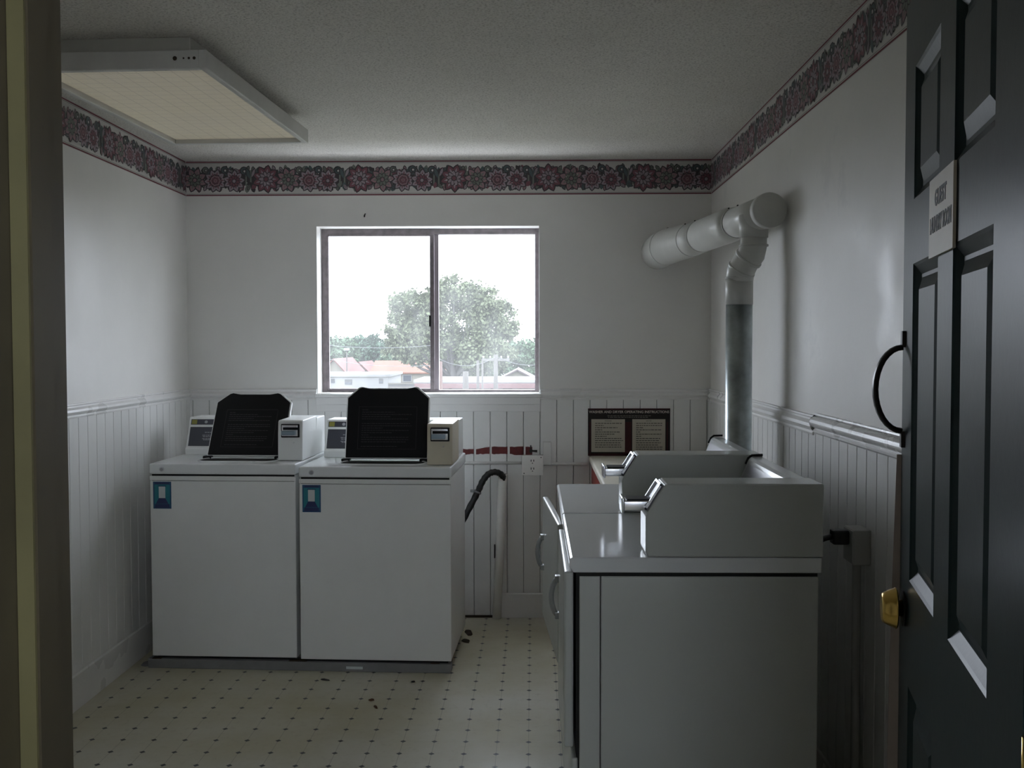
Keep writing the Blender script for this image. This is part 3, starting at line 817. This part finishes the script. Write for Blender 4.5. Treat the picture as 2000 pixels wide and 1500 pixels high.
# strip of exposed red paint
rs = MB(); rng = random.Random(2); x = -.47; top = []; bot = []
while x < .0:
    top.append((x, .905 + (.012 if x > -.30 else 0) * min(1, (x + .30) / .08) * (1 if x > -.3 else 0) + rng.uniform(-.002, .002) ))
    bot.append((x, .874 + rng.uniform(-.002, .002) + (.004 if -.35 < x < -.1 else 0))); x += .012
pts = top + bot[::-1]
for i in range(len(top) - 1):
    if any(abs(top[i][0] - (-.403 + SP * k)) < .006 for k in range(-1, 6)): continue
    rs.add([(top[i][0], YB - .0132, top[i][1]), (top[i + 1][0], YB - .0132, top[i + 1][1]), (bot[i + 1][0], YB - .0132, bot[i + 1][1]), (bot[i][0], YB - .0132, bot[i][1]),
            (top[i][0], YB - .0118, top[i][1]), (top[i + 1][0], YB - .0118, top[i + 1][1]), (bot[i + 1][0], YB - .0118, bot[i + 1][1]), (bot[i][0], YB - .0118, bot[i][1])],
           [(0, 1, 2, 3), (0, 4, 5, 1), (3, 2, 6, 7), (0, 3, 7, 4), (1, 5, 6, 2)])
tag(rs.build('red_paint_strip', M_RED), 'ragged strip of exposed dark red paint on the beadboard left of the outlet', 'paint strip')
t = empty('water_valve', (-.01, YB - .012, .90)); tag(t, 'small dark valve stub at the right end of the red paint strip', 'valve')
MB().tube([(0, 0, -.004), (0, -.030, -.004)], .009, 12).build('valve_body', M_STAIN, t)
MB().tube([(0, -.024, -.012), (0, -.024, .028)], [.005, .003], 10).build('valve_stem', M_STAIN, t)
MB().tube([(0, -.024, -.002), (.034, -.024, -.004)], [.004, .007], 10).build('valve_spout', M_STAIN, t)
# leaning white drain pipe and hose
t = empty('drain_standpipe', (-.192, YB - .045, 0)); tag(t, 'white plastic standpipe leaning at the back wall between washer and dryers', 'pipe')
MB().tube([(0, 0, .005), (.034, .0, .775)], .0235, 20).build('pipe', M_PVC, t)
MB().tube([(.034, .0, .7752), (.034, 0, .7757)], .0205, 20).build('pipe_mouth', M_GAP, t)
MB().bbox(-.013, -.007, -.021, .005, .33, .40, .002).build('torn_edge', M_STAIN, t)
hp = [(-.60, 5.30, .32), (-.50, 5.36, .36), (-.43, 5.44, .42), (-.395, 5.47, .487), (-.345, 5.49, .58), (-.300, 5.50, .665), (-.283, 5.505, .70), (-.262, 5.51, .745), (-.235, 5.515, .778), (-.205, 5.52, .790), (-.178, 5.528, .784), (-.158, 5.54, .765), (-.158, 5.552, .735), (-.160, 5.555, .68)]
# smooth the path
def smooth(p, n=6):
    out = []; P = [Vector(q) for q in p]
    for i in range(len(P) - 1):
        a, b, c, d = P[max(i - 1, 0)], P[i], P[i + 1], P[min(i + 2, len(P) - 1)]
        for k in range(n):
            s_ = k / n
            out.append(.5 * ((2 * b) + (c - a) * s_ + (2 * a - 5 * b + 4 * c - d) * s_ ** 2 + (3 * b - a - 3 * c + d) * s_ ** 3))
    out.append(P[-1]); return out
t = empty('drain_hose', (0, 0, 0)); t.location = (-.60, 5.30, .0); tag(t, 'black rubber drain hose curving from the right washer into the standpipe', 'hose')
def HL(p): return (p[0] + .60, p[1] - 5.30, p[2])
sp = smooth(hp, 8); rad = [.0165 + .0012 * math.sin(i * 1.3) for i in range(len(sp))]
MB().tube([HL(p) for p in sp], rad, 14).build('hose', M_RUBBER, t)
for (a_, b_) in (((-.288, 5.503, .69), (-.292, 5.502, .681)), ((-.376, 5.478, .522), (-.381, 5.476, .512))):
    k = MB(); k.tube([HL(a_), HL(b_)], .0205, 14); p = HL(a_); k.bbox(p[0] - .040, p[0] - .015, p[1] - .006, p[1] + .006, p[2] - .004, p[2] + .010, .002)
    k.build('hose_clamp', mat('clamp_steel', (.25, .25, .26), .35, metal=.7), t)
# nail above the window
tag(MB().tube([(-.892, YB, 2.142), (-.888, YB - .018, 2.147)], .004, 8).tube([(-.888, YB - .018, 2.147), (-.884, YB - .018, 2.156)], .003, 8).build('wall_hook', M_STAIN), 'tiny dark hook in the wall above the window', 'hook')

# ------------------------------------------------------------------ things on the right wall
t = empty('power_box', (XR - .012, 2.93, .90)); tag(t, 'grey painted power outlet box on the right wall behind the near dryer', 'outlet')
MB().bbox(-.048, 0, -.030, .060, -.048, .050, .004).build('box', M_GREYBOX, t)
MB().bbox(-.051, -.047, -.026, .056, -.044, .046, .001).build('cover_plate', M_GREYBOX, t)
MB().tube([(-.03, .0, -.048), (-.03, .0, -.90)], .012, 14).build('conduit', M_GREYBOX, t)
ND = bpy.data.objects['coin_dryer']
q_ = lambda p: (p[0] - .08, p[1] - 2.636, p[2])
cd = [(.835, 2.94, .925), (.80, 2.93, .915), (.77, 2.91, .88), (.76, 2.90, .78), (.765, 2.90, .60), (.75, 2.90, .45), (.722, 2.90, .40)]
c = MB().tube([q_(p) for p in smooth(cd, 6)], .008, 10); c.bbox(.755, .80, .285, .325, .905, .945, .006)
c.build('power_cord', M_RUBBER, ND)['label'] = 'black power cord and plug behind'

# ------------------------------------------------------------------ ceiling light
t = empty('ceiling_light', (-1.293, 3.95, H), R(-2.6)); tag(t, 'large boxy ceiling light with yellowed prismatic diffuser', 'ceiling light')
b = MB(); b.box(-.255, .235, -.585, .60, -.062, 0)
hous = b.build('housing', mat('fixture_white', (.55, .54, .47), .45, var=.1), t, bevel=.003)
fr = MB()
fr.box(-.300, -.276, -.625, .615, -.110, -.052); fr.box(.276, .300, -.625, .615, -.110, -.052)
fr.box(-.276, .276, -.625, -.597, -.110, -.052); fr.box(-.276, .276, .587, .615, -.110, -.052)
frm = fr.build('lens_frame', mat('fixture_frame', (.60, .59, .55), .4, var=.08), t, bevel=.003)
MB().box(-.272, .272, -.594, .584, -.092, -.088).build('diffuser', M_DIFF, t)
MB().box(-.276, .276, -.597, .587, -.066, -.062).build('inner_tray', mat('fixture_tray', (.6, .6, .56), .5), t)
sp_ = MB()
for x, y, r_ in ((.20, -.641, .007), (.245, -.641, .004), (.262, -.641, .005), (.228, -.641, .003)):
    MB().tube([(x, y + .016, -.078), (x, y + .0152, -.078)], r_, 10).build('rust_spot', M_DIRT, frm)
MB().box(.262, .2755, -.59, .58, -.0935, -.092).build('gap_shade', M_GAP, frm)  # dark strip standing in for the shaded gap beside the diffuser

# ------------------------------------------------------------------ open entry door on the right
DX, DY = .646, 1.850          # free edge
dl = Vector((-.205, -.979, 0)).normalized()     # along the door toward the hinge
dn = Vector((-dl.y, dl.x, 0)); dn = dn if dn.x < 0 else -dn    # visible face
t = struct(empty('door_1', (DX, DY, 0)))
DWd, DHt = .865, 2.03
def dp(u, z, d=0): p = dl * u + dn * d; return (p.x, p.y, z + .01)
cols = [(.110, .350), (.465, .705)]
rowz = [(.25, .885), (1.062, 1.585), (1.690, 1.905)]
m = MB()
us = [0, .110, .350, .465, .705, DWd]; zs = [0, .25, .885, 1.062, 1.585, 1.690, 1.905, DHt]
for side in (1, -1):
    off = 0 if side == 1 else -.040
    for i in range(5):
        for k in range(7):
            u0, u1, z0, z1 = us[i], us[i + 1], zs[k], zs[k + 1]
            if i in (1, 3) and k in (1, 3, 5):
                prev = [(u0, z0), (u1, z0), (u1, z1), (u0, z1)]; pd = 0
                for ins, dep in ((.004, -.003), (.018, -.011), (.024, -.011), (.044, -.003)):
                    cur = [(u0 + ins, z0 + ins), (u1 - ins, z0 + ins), (u1 - ins, z1 - ins), (u0 + ins, z1 - ins)]
                    for q in range(4):
                        m.quad(dp(*prev[q], off + side * pd), dp(*prev[(q + 1) % 4], off + side * pd), dp(*cur[(q + 1) % 4], off + side * dep), dp(*cur[q], off + side * dep))
                    prev, pd = cur, dep
                m.quad(*[dp(*p, off + side * pd) for p in prev])
            else:
                m.quad(dp(u0, z0, off), dp(u1, z0, off), dp(u1, z1, off), dp(u0, z1, off))
m.quad(dp(0, 0, 0), dp(0, 0, -.04), dp(0, DHt, -.04), dp(0, DHt, 0)); m.quad(dp(DWd, 0, 0), dp(DWd, 0, -.04), dp(DWd, DHt, -.04), dp(DWd, DHt, 0))
m.quad(dp(0, 0, 0), dp(DWd, 0, 0), dp(DWd, 0, -.04), dp(0, 0, -.04)); m.quad(dp(0, DHt, 0), dp(DWd, DHt, 0), dp(DWd, DHt, -.04), dp(0, DHt, -.04))
leaf = m.build('door_leaf', M_DOOR, t)
# pull handle
pu = .028; zc = 1.386
def dq(u, z, d): p = dl * u + dn * d; return Vector((p.x, p.y, z))
hm = MB(); pth = []
for k in range(17):
    g = math.pi * k / 16
    pth.append(dq(pu, zc + .072 * math.cos(g), .004 + .044 * math.sin(g)))
# flat strap section: two tubes side by side merged with a slab look
for off in (-.006, 0, .006): hm.tube([p + dl * off for p in pth], .0048, 8)
for s_ in (1, -1):
    z0 = zc + s_ * .072; z1 = zc + s_ * .100
    a_, b_ = min(z0, z1), max(z0, z1)
    c8 = [dq(pu + x, z, d) for z in (a_, b_) for x, d in ((-.010, 0), (.010, 0), (.010, .006), (-.010, .006))]
    hm.add(c8, [(0, 1, 2, 3), (4, 5, 6, 7), (0, 1, 5, 4), (1, 2, 6, 5), (2, 3, 7, 6), (3, 0, 4, 7)])
hm.build('pull_handle', mat('black_iron', (.02, .016, .018), .3, metal=.3), t)
# brass knob
kz = 1.012; ku = .055
kn = MB(); pr = [(0, .016), (.010, .013), (.013, .018), (.0145, .034), (.017, .0355), (.019, .034), (.030, .0305), (.040, .0265), (.044, .024), (.0455, .020), (.046, .004)]
kn.tube([dq(ku, kz, d * .82) for d, r_ in pr], [r_ for d, r_ in pr], 28)
kb = kn.build('door_knob', M_BRASS, t)
MB().tube([dq(ku, kz, 0), dq(ku, kz, .003)], .030, 28).build('knob_rose', M_BLACK, kb)
# edge strip hanging off the lower half of the free edge
es = MB(); z = .55; pp = []
while z < 1.32:
    bow = .006 + .012 * math.sin((1.32 - z) / .77 * math.pi * .5)
    pp.append((z, bow)); z += .06
for (z0, b0), (z1, b1) in zip(pp[:-1], pp[1:]):
    A = lambda zz, bb, w_: tuple(dq(-.004 - bb * .3, zz, w_))
    es.add([dq(-.003, z0, b0), dq(-.006, z0, b0), dq(-.006, z1, b1), dq(-.003, z1, b1), dq(-.003, z0, -.03), dq(-.006, z0, -.03), dq(-.006, z1, -.03), dq(-.003, z1, -.03)],
           [(0, 1, 2, 3), (4, 5, 6, 7), (0, 1, 5, 4), (1, 2, 6, 5), (2, 3, 7, 6), (3, 0, 4, 7)])
es.build('edge_strip', M_STRIP, t)
# hinges
for zz in (.25, 1.0, 1.78):
    MB().tube([dq(DWd + .006, zz, -.004), dq(DWd + .006, zz + .09, -.004)], .006, 10).build('hinge', M_BRASS, t)
# GUEST LAUNDRY ROOM plate
u0, u1, z0, z1 = .300, .490, 1.588, 1.700
sg = empty('door_sign', dq(.395, 1.60, .0) + Vector((DX, DY, 0))); tag(sg, 'cream guest laundry room plate fixed on the dark door', 'sign')
sb = MB()
def sp3(u, z, d): return tuple(dl * (u - .395) + dn * d + Vector((0, 0, z - 1.60)))
c8 = [sp3(u, z, d) for z in (z0, z1) for u, d in ((u0, .001), (u1, .001), (u1, .005), (u0, .005))]
sb.add(c8, [(3, 2, 1, 0), (4, 5, 6, 7), (0, 1, 5, 4), (1, 2, 6, 5), (2, 3, 7, 6), (3, 0, 4, 7)])
sb.build('plate', M_DSIGN, sg)
exv, ezv = dl, dn     # seen from the room side, reading runs toward the hinge
text('guest_lettering', 'GUEST', .031, M_INK, sg, frame_mtx(sp3(.395, 1.668, .0053), exv, (0, 0, 1), ezv), extrude=.0003, width=.092, bold=.0009)
text('laundry_lettering', 'LAUNDRY ROOM', .031, M_INK, sg, frame_mtx(sp3(.395, 1.632, .0053), exv, (0, 0, 1), ezv), extrude=.0003, width=.168, bold=.0009)

# ------------------------------------------------------------------ bits on the floor
rng = random.Random(21)
def flake(x, y, w_, l_, a, label, cat, m_, nm):
    mb = MB(); n = 9; top = [];
    pts = [(math.cos(2 * math.pi * k / n) * l_ * rng.uniform(.75, 1.1), math.sin(2 * math.pi * k / n) * w_ * rng.uniform(.7, 1.1)) for k in range(n)]
    v = [(p[0], p[1], .0005) for p in pts] + [(p[0] * .8, p[1] * .8, .004 + rng.uniform(0, .003)) for p in pts]
    mb.add(v, [list(range(n))[::-1], list(range(n, 2 * n))] + [(i, (i + 1) % n, n + (i + 1) % n, n + i) for i in range(n)])
    o = mb.build(nm, m_); o.location = (x, y, 0); o.rotation_euler = (0, 0, a)
    return tag(o, label, cat)
flake(-.635, 4.18, .006, .024, -1.1, 'curled brown leaf scrap lying on the open floor, nearer the doorway', 'leaf', M_DEBRIS, 'dried_leaf')
flake(-.665, 4.265, .008, .014, .3, 'small brown leaf crumb just behind the curled leaf scrap', 'leaf', M_DEBRIS, 'dried_leaf')
flake(-.905, 4.52, .006, .026, -.3, 'dark dried leaf lying just in front of the washer platform', 'leaf', M_STAIN, 'dried_leaf')
flake(-.33, 5.13, .035, .020, .4, 'dark lump of lint and dirt beside the right washer', 'dirt', M_DIRT, 'lint_clump')
flake(-.325, 5.28, .06, .022, .2, 'dark smear of dirt behind the lint clump by the washer', 'dirt', M_DIRT, 'lint_clump')
flake(-.52, 4.50, .008, .010, .2, 'small dark crumb on the floor before the right washer', 'dirt', M_STAIN, 'floor_crumb')
flake(-1.77, 4.74, .05, .03, .1, 'grey dirt heap in the corner by the left washer', 'dirt', M_GREYBAR, 'dirt_heap')

# ------------------------------------------------------------------ outdoors, seen through the window
GZ = -7.5
struct(MB().box(-150, 120, 12, 420, GZ - 1, GZ).build('ground', mat('dry_grass', (.10, .10, .07), .95, var=.3, vscale=.1)))
def pw(px, py, Y):
    return ((px - 1040) * Y / 2055.0, CZ + (671 - py) * Y / 2055.0)
def leaf_mat(name, c):
    k = NT(name)
    f = k.noise(.6, 4, .7)
    k.l(k.ramp(f, [(.3, tuple(x * .7 for x in c)), (.7, tuple(x * 1.35 for x in c))]), k.p.inputs['Base Color'])
    k.p.inputs['Roughness'].default_value = .7; k.p.inputs['Specular IOR Level'].default_value = .2
    return k.m
def foliage(blobs, n, size, m_, name, parent, seed, org):
    """leaf mass: small tilted leaf quads scattered through ellipsoid clumps (x, y, z, rx, ry, rz)"""
    g = np.random.default_rng(seed)
    vol = np.array([b[3] * b[5] for b in blobs]); cnt = (vol / vol.sum() * n).astype(int)
    cs = []
    for b, c in zip(blobs, cnt):
        # sub-clumps give the crown its lumpy outline
        ns = max(6, c // 70); sd = g.normal(size=(ns, 3)); sd /= np.linalg.norm(sd, axis=1)[:, None]; sr = g.uniform(.45, 1, ns) ** .6
        sc_ = sd * sr[:, None]
        idx = g.integers(0, ns, c)
        p = sc_[idx] + g.normal(size=(c, 3)) * .19
        cs.append(p * np.array(b[3:6]) + np.array(b[:3]))
    c = np.concatenate(cs) - np.array(org)
    N = len(c)
    a = g.normal(size=(N, 3)); a /= np.linalg.norm(a, axis=1)[:, None]
    b_ = g.normal(size=(N, 3)); b_ -= (b_ * a).sum(1)[:, None] * a; b_ /= np.linalg.norm(b_, axis=1)[:, None]
    s1_ = (size * g.uniform(.6, 1.3, N))[:, None]; s2_ = s1_ * .6
    v = np.stack([c - a * s1_, c + b_ * s2_, c + a * s1_, c - b_ * s2_], 1).reshape(-1, 3)
    me = bpy.data.meshes.new(name)
    me.from_pydata(v.tolist(), [], np.arange(4 * N).reshape(-1, 4).tolist())
    me.materials.append(m_)
    o = bpy.data.objects.new(name, me); COL.objects.link(o); o.parent = parent
    return o
L_BIG = leaf_mat('leaf_pale_green', (.072, .084, .048))
L_DARK = leaf_mat('leaf_dark_green', (.035, .060, .040))
L_MID = leaf_mat('leaf_mid_green', (.055, .085, .050))
M_BARK = mat('bark', (.055, .05, .05), .9)
def make_tree(label, Y, bl, trunk_px, n, size, m_, seed, group=None, nm='leafy_tree', branches=()):
    blobs = []
    for px, py, rp in bl:
        x, z = pw(px, py, Y); r_ = rp * Y / 2055.0
        blobs.append((x, Y + random.Random(px).uniform(-1, 1) * r_ * .6, z, r_, r_ * 1.1, r_ * .92))
    x0 = pw(trunk_px, 700, Y)[0]
    t = empty(nm, (x0, Y, GZ)); tag(t, label, 'tree', group)
    foliage(blobs, n, size, m_, 'foliage', t, seed, (x0, Y, GZ))
    tm = MB(); zt_ = max(b[2] for b in blobs) - GZ
    tm.tube([(0, 0, -.1), (.1, 0, zt_ * .3), (.0, 0, zt_ * .6), (.1, 0, zt_ * .85)], [Y * .0052, Y * .004, Y * .0028, Y * .0008], 10)
    for b in blobs[::1]:
        e_ = Vector((b[0] - x0, b[1] - Y, b[2] - GZ)); s0 = Vector((0, 0, zt_ * .30)) + Vector((0, 0, e_.z * .12))
        mid = s0.lerp(e_, .5) + Vector((0, 0, -.3))
        tm.tube([s0, mid, e_], [Y * .0022, Y * .0013, Y * .0004], 7)
    tm.build('trunk', M_BARK, t)
    return t
make_tree('tall spreading pale green tree rising above the rooftops outside', 105,
          [(795, 592, 30), (778, 640, 26), (800, 668, 42), (762, 684, 20), (832, 618, 36), (850, 580, 30), (888, 570, 30), (925, 578, 30), (952, 590, 30), (978, 608, 24), (985, 640, 26), (955, 640, 38), (905, 625, 40), (862, 640, 36), (850, 690, 30), (806, 694, 22), (905, 690, 30), (948, 692, 42), (985, 688, 28), (930, 730, 26)],
          884, 36000, .21, L_BIG, 1)
G1 = 'trees lining the horizon outside'
make_tree('green tree at the left edge of the view outside, above the red gabled roofs', 160, [(640, 684, 28), (665, 688, 28), (622, 680, 26), (650, 705, 26)], 648, 8000, .32, L_MID, 2, G1)
make_tree('darkest green tree outside, just left of the tall spreading tree', 170, [(705, 680, 26), (728, 680, 26), (715, 692, 30), (745, 690, 24), (692, 694, 22)], 716, 9000, .30, L_DARK, 3, G1)
make_tree('green tree outside directly behind the tall spreading tree', 165, [(820, 690, 40), (880, 690, 40), (780, 700, 30), (930, 700, 36)], 850, 8000, .36, L_MID, 4, G1)
make_tree('green tree outside at the right edge of the window view', 150, [(1005, 688, 24), (1028, 690, 26), (1050, 686, 28), (1000, 712, 24), (1035, 716, 26), (970, 715, 26)], 1025, 9000, .30, L_MID, 5, G1)

def M_R(n, c): return mat(n, c, .85, var=.18, vscale=1.2)
ROOF1 = M_R('roof_terracotta', (.095, .030, .012)); ROOF2 = M_R('roof_brick_red', (.070, .020, .014)); ROOF3 = M_R('roof_brown', (.045, .030, .030))
WALLW = mat('white_render', (.15, .15, .148), .8); WALLB = mat('beige_render', (.11, .10, .08), .8); PANE = mat('dark_pane', (.02, .025, .035), .2); PINK = mat('pink_fascia', (.095, .05, .05), .7)
M_GREYW = mat('grey_boards', (.05, .05, .05), .8)
def house(label, px0, px1, ridge, eave, Y, depth, wallm, roofm, wins=(), gable='y', base=None, group=None):
    x0, zr = pw(px0, ridge, Y); x1, ze = pw(px1, eave, Y)
    cx = (x0 + x1) / 2; t = empty('house', (cx, Y, GZ)); tag(t, label, 'house', group); hw = (x1 - x0) / 2
    zr -= GZ; ze -= GZ
    MB().box(-hw * .94, hw * .94, .3, depth - .3, 0, ze).build('walls', wallm, t)
    rf = MB()
    if gable == 'y':    # ridge runs away from the viewer
        rf.prism([(-hw, ze - .15), (0, zr), (hw, ze - .15), (hw, ze + .02), (0, zr + .18), (-hw, ze + .02)], 'y', 0, depth)
        MB().prism([(-hw * .93, ze), (hw * .93, ze), (0, zr - .05)], 'y', .32, depth - .32).build('gable_wall', wallm, t)
    else:
        rf.prism([(0, ze - .15), (0, ze + .02), (depth / 2, zr + .1), (depth, ze + .02), (depth, ze - .15), (depth / 2, zr - .1)], 'x', -hw, hw)
        MB().prism([(.3, ze - .05), (depth / 2, zr - .1), (depth - .3, ze - .05)], 'x', -hw * .93, hw * .93).build('gable_wall', wallm, t)
    rf.build('roof', roofm, t)
    for (a_, b_, c_, d_) in wins:
        xa, za = pw(a_, b_, Y); xb, zb = pw(c_, d_, Y)
        wf = MB().box(xa - cx, xb - cx, .22, .32, zb - GZ, za - GZ).build('window', WALLW, t)
        MB().box(xa - cx + .08, xb - cx - .08, .20, .23, zb - GZ + .08, za - GZ - .08).build('pane', PANE, wf)
    return t
house('red gabled house at the far left of the window view', 622, 676, 702, 729, 128, 14, WALLB, ROOF2)
house('small red gabled house between the left gable and the orange roof', 676, 722, 708, 728, 143, 12, WALLB, ROOF2)
house('long house with orange tiled roof under the tall tree', 720, 868, 706, 727, 128, 10, WALLB, ROOF1, gable='x', wins=[(766, 731, 772, 742), (785, 731, 803, 745)])
house('brown roofed house behind the low building on the right', 968, 1052, 724, 743, 120, 12, WALLB, ROOF3)
def flat(label, px0, px1, top, Y, depth, wallm, wins, band=None):
    x0, zt_ = pw(px0, top, Y); x1, _ = pw(px1, top, Y); cx = (x0 + x1) / 2; hw = (x1 - x0) / 2; zt_ -= GZ
    t = empty('flat_roofed_building', (cx, Y, GZ)); tag(t, label, 'building')
    MB().box(-hw, hw, 0, depth, 0, zt_ - .25).build('walls', wallm, t)
    MB().box(-hw - .2, hw + .2, -.2, depth + .2, zt_ - .25, zt_).build('roof_slab', WALLW, t)
    if band:
        _, za = pw(0, band[0], Y); _, zb = pw(0, band[1], Y)
        MB().box(-hw - .05, hw + .05, -.9, .0, zb - GZ, za - GZ).build('fascia', PINK, t)
    for (a_, b_, c_, d_) in wins:
        xa, za = pw(a_, b_, Y); xb, zb = pw(c_, d_, Y)
        wf = MB().box(xa - cx, xb - cx, -.05, .05, zb - GZ, za - GZ).build('window', M_GREYW, t)
        MB().box(xa - cx + .05, xb - cx - .05, -.07, -.04, zb - GZ + .05, (za + zb) / 2 - GZ - .04).build('pane', PANE, wf)
    return t
flat('white flat roofed building low on the left of the window view', 600, 758, 730, 108, 10, WALLW, [(645, 739, 652, 747), (739, 738, 747, 748), (672, 740, 686, 750)])
flat('long white building with pink fascia low on the right of the window view', 812, 1100, 741, 88, 9, WALLW, [(876, 756, 882, 764), (982, 757, 1000, 770), (958, 757, 964, 770)], band=(748, 757))
# board fence
x0, z0_ = pw(757, 747, 106); x1, _ = pw(812, 747, 106)
f = tag(empty('board_fence', ((x0 + x1) / 2, 106, GZ)), 'grey board fence between the white building and the long pink banded one', 'fence')
MB().box(-(x1 - x0) / 2, (x1 - x0) / 2, 0, .1, 0, z0_ - GZ).build('boards', M_GREYW, f)
rl = MB()
for k in range(5): rl.box(-(x1 - x0) / 2, (x1 - x0) / 2, -.04, 0, z0_ - GZ - .35 * k - .12, z0_ - GZ - .35 * k - .04)
rl.build('rails', WALLB, f)
# utility poles
def pole(px, top, Y, r_, label, arm=None, m_=None):
    x, z = pw(px, top, Y); t = empty('utility_pole', (x, Y, GZ)); tag(t, label, 'utility pole', 'utility poles outside')
    MB().tube([(0, 0, -.1), (0, 0, z - GZ)], [r_ * 1.3, r_], 10).build('pole', m_ or mat('pole_wood', (.05, .045, .04), .9), t)
    if arm:
        MB().box(-arm, arm, -.08, .08, z - GZ - .5, z - GZ - .32).build('crossarm', mat('crossarm_wood', (.08, .075, .07), .9), t)
        for q in (-arm * .9, -arm * .4, arm * .4, arm * .9):
            MB().tube([(q, 0, z - GZ - .32), (q, 0, z - GZ - .1)], .07, 8).build('insulator', WALLW, t)
    return t
pole(968, 692, 84, .17, 'utility pole outside with a wide wooden crossarm', arm=1.1)
pole(933, 703, 84, .11, 'slim utility pole outside, left of the crossarm pole')
pole(942, 700, 80, .07, 'thinnest utility pole outside, just left of the crossarm pole')
pole(909, 725, 78, .22, 'short stout wooden post outside, right of the window mullion')
pole(857, 705, 80, .26, 'thick reddish pole outside, next to the window mullion', m_=mat('pole_red', (.08, .05, .042), .9))
pole(676, 684, 121, .07, 'thin lamp pole outside above the red roofs on the left')
x, z = pw(676, 683, 121)
hd = MB().bbox(x - .3, x + .3, 120.8, 121.2, z - .05, z + .25, .08).build('street_lamp_head', mat('lamp_white', (.2, .2, .2), .5)); tag(hd, 'white street lamp head on the thin pole outside', 'lamp')
# overhead wires
def wire(p, q, sag, label):
    x0, z0 = pw(p[0], p[1], p[2]); x1, z1 = pw(q[0], q[1], q[2]); pts = []
    for k in range(25):
        s_ = k / 24; pts.append((x0 + (x1 - x0) * s_, p[2] + (q[2] - p[2]) * s_, z0 + (z1 - z0) * s_ - sag * 4 * s_ * (1 - s_)))
    tag(MB().tube(pts, .022, 6).build('overhead_wire', mat('wire_grey', (.07, .072, .075), .6)), label, 'wire', 'overhead wires outside')
wire((600, 667, 100), (860, 672, 84), .4, 'upper overhead wire crossing the left pane')
wire((600, 690, 100), (854, 712, 79.6), .5, 'lower overhead wire sloping across the left pane')
wire((857, 700, 79.6), (966, 697, 83.6), .6, 'overhead wire from the mullion pole to the crossarm pole')
wire((972, 697, 83.3), (1080, 704, 90), .5, 'overhead wire running right from the crossarm pole')
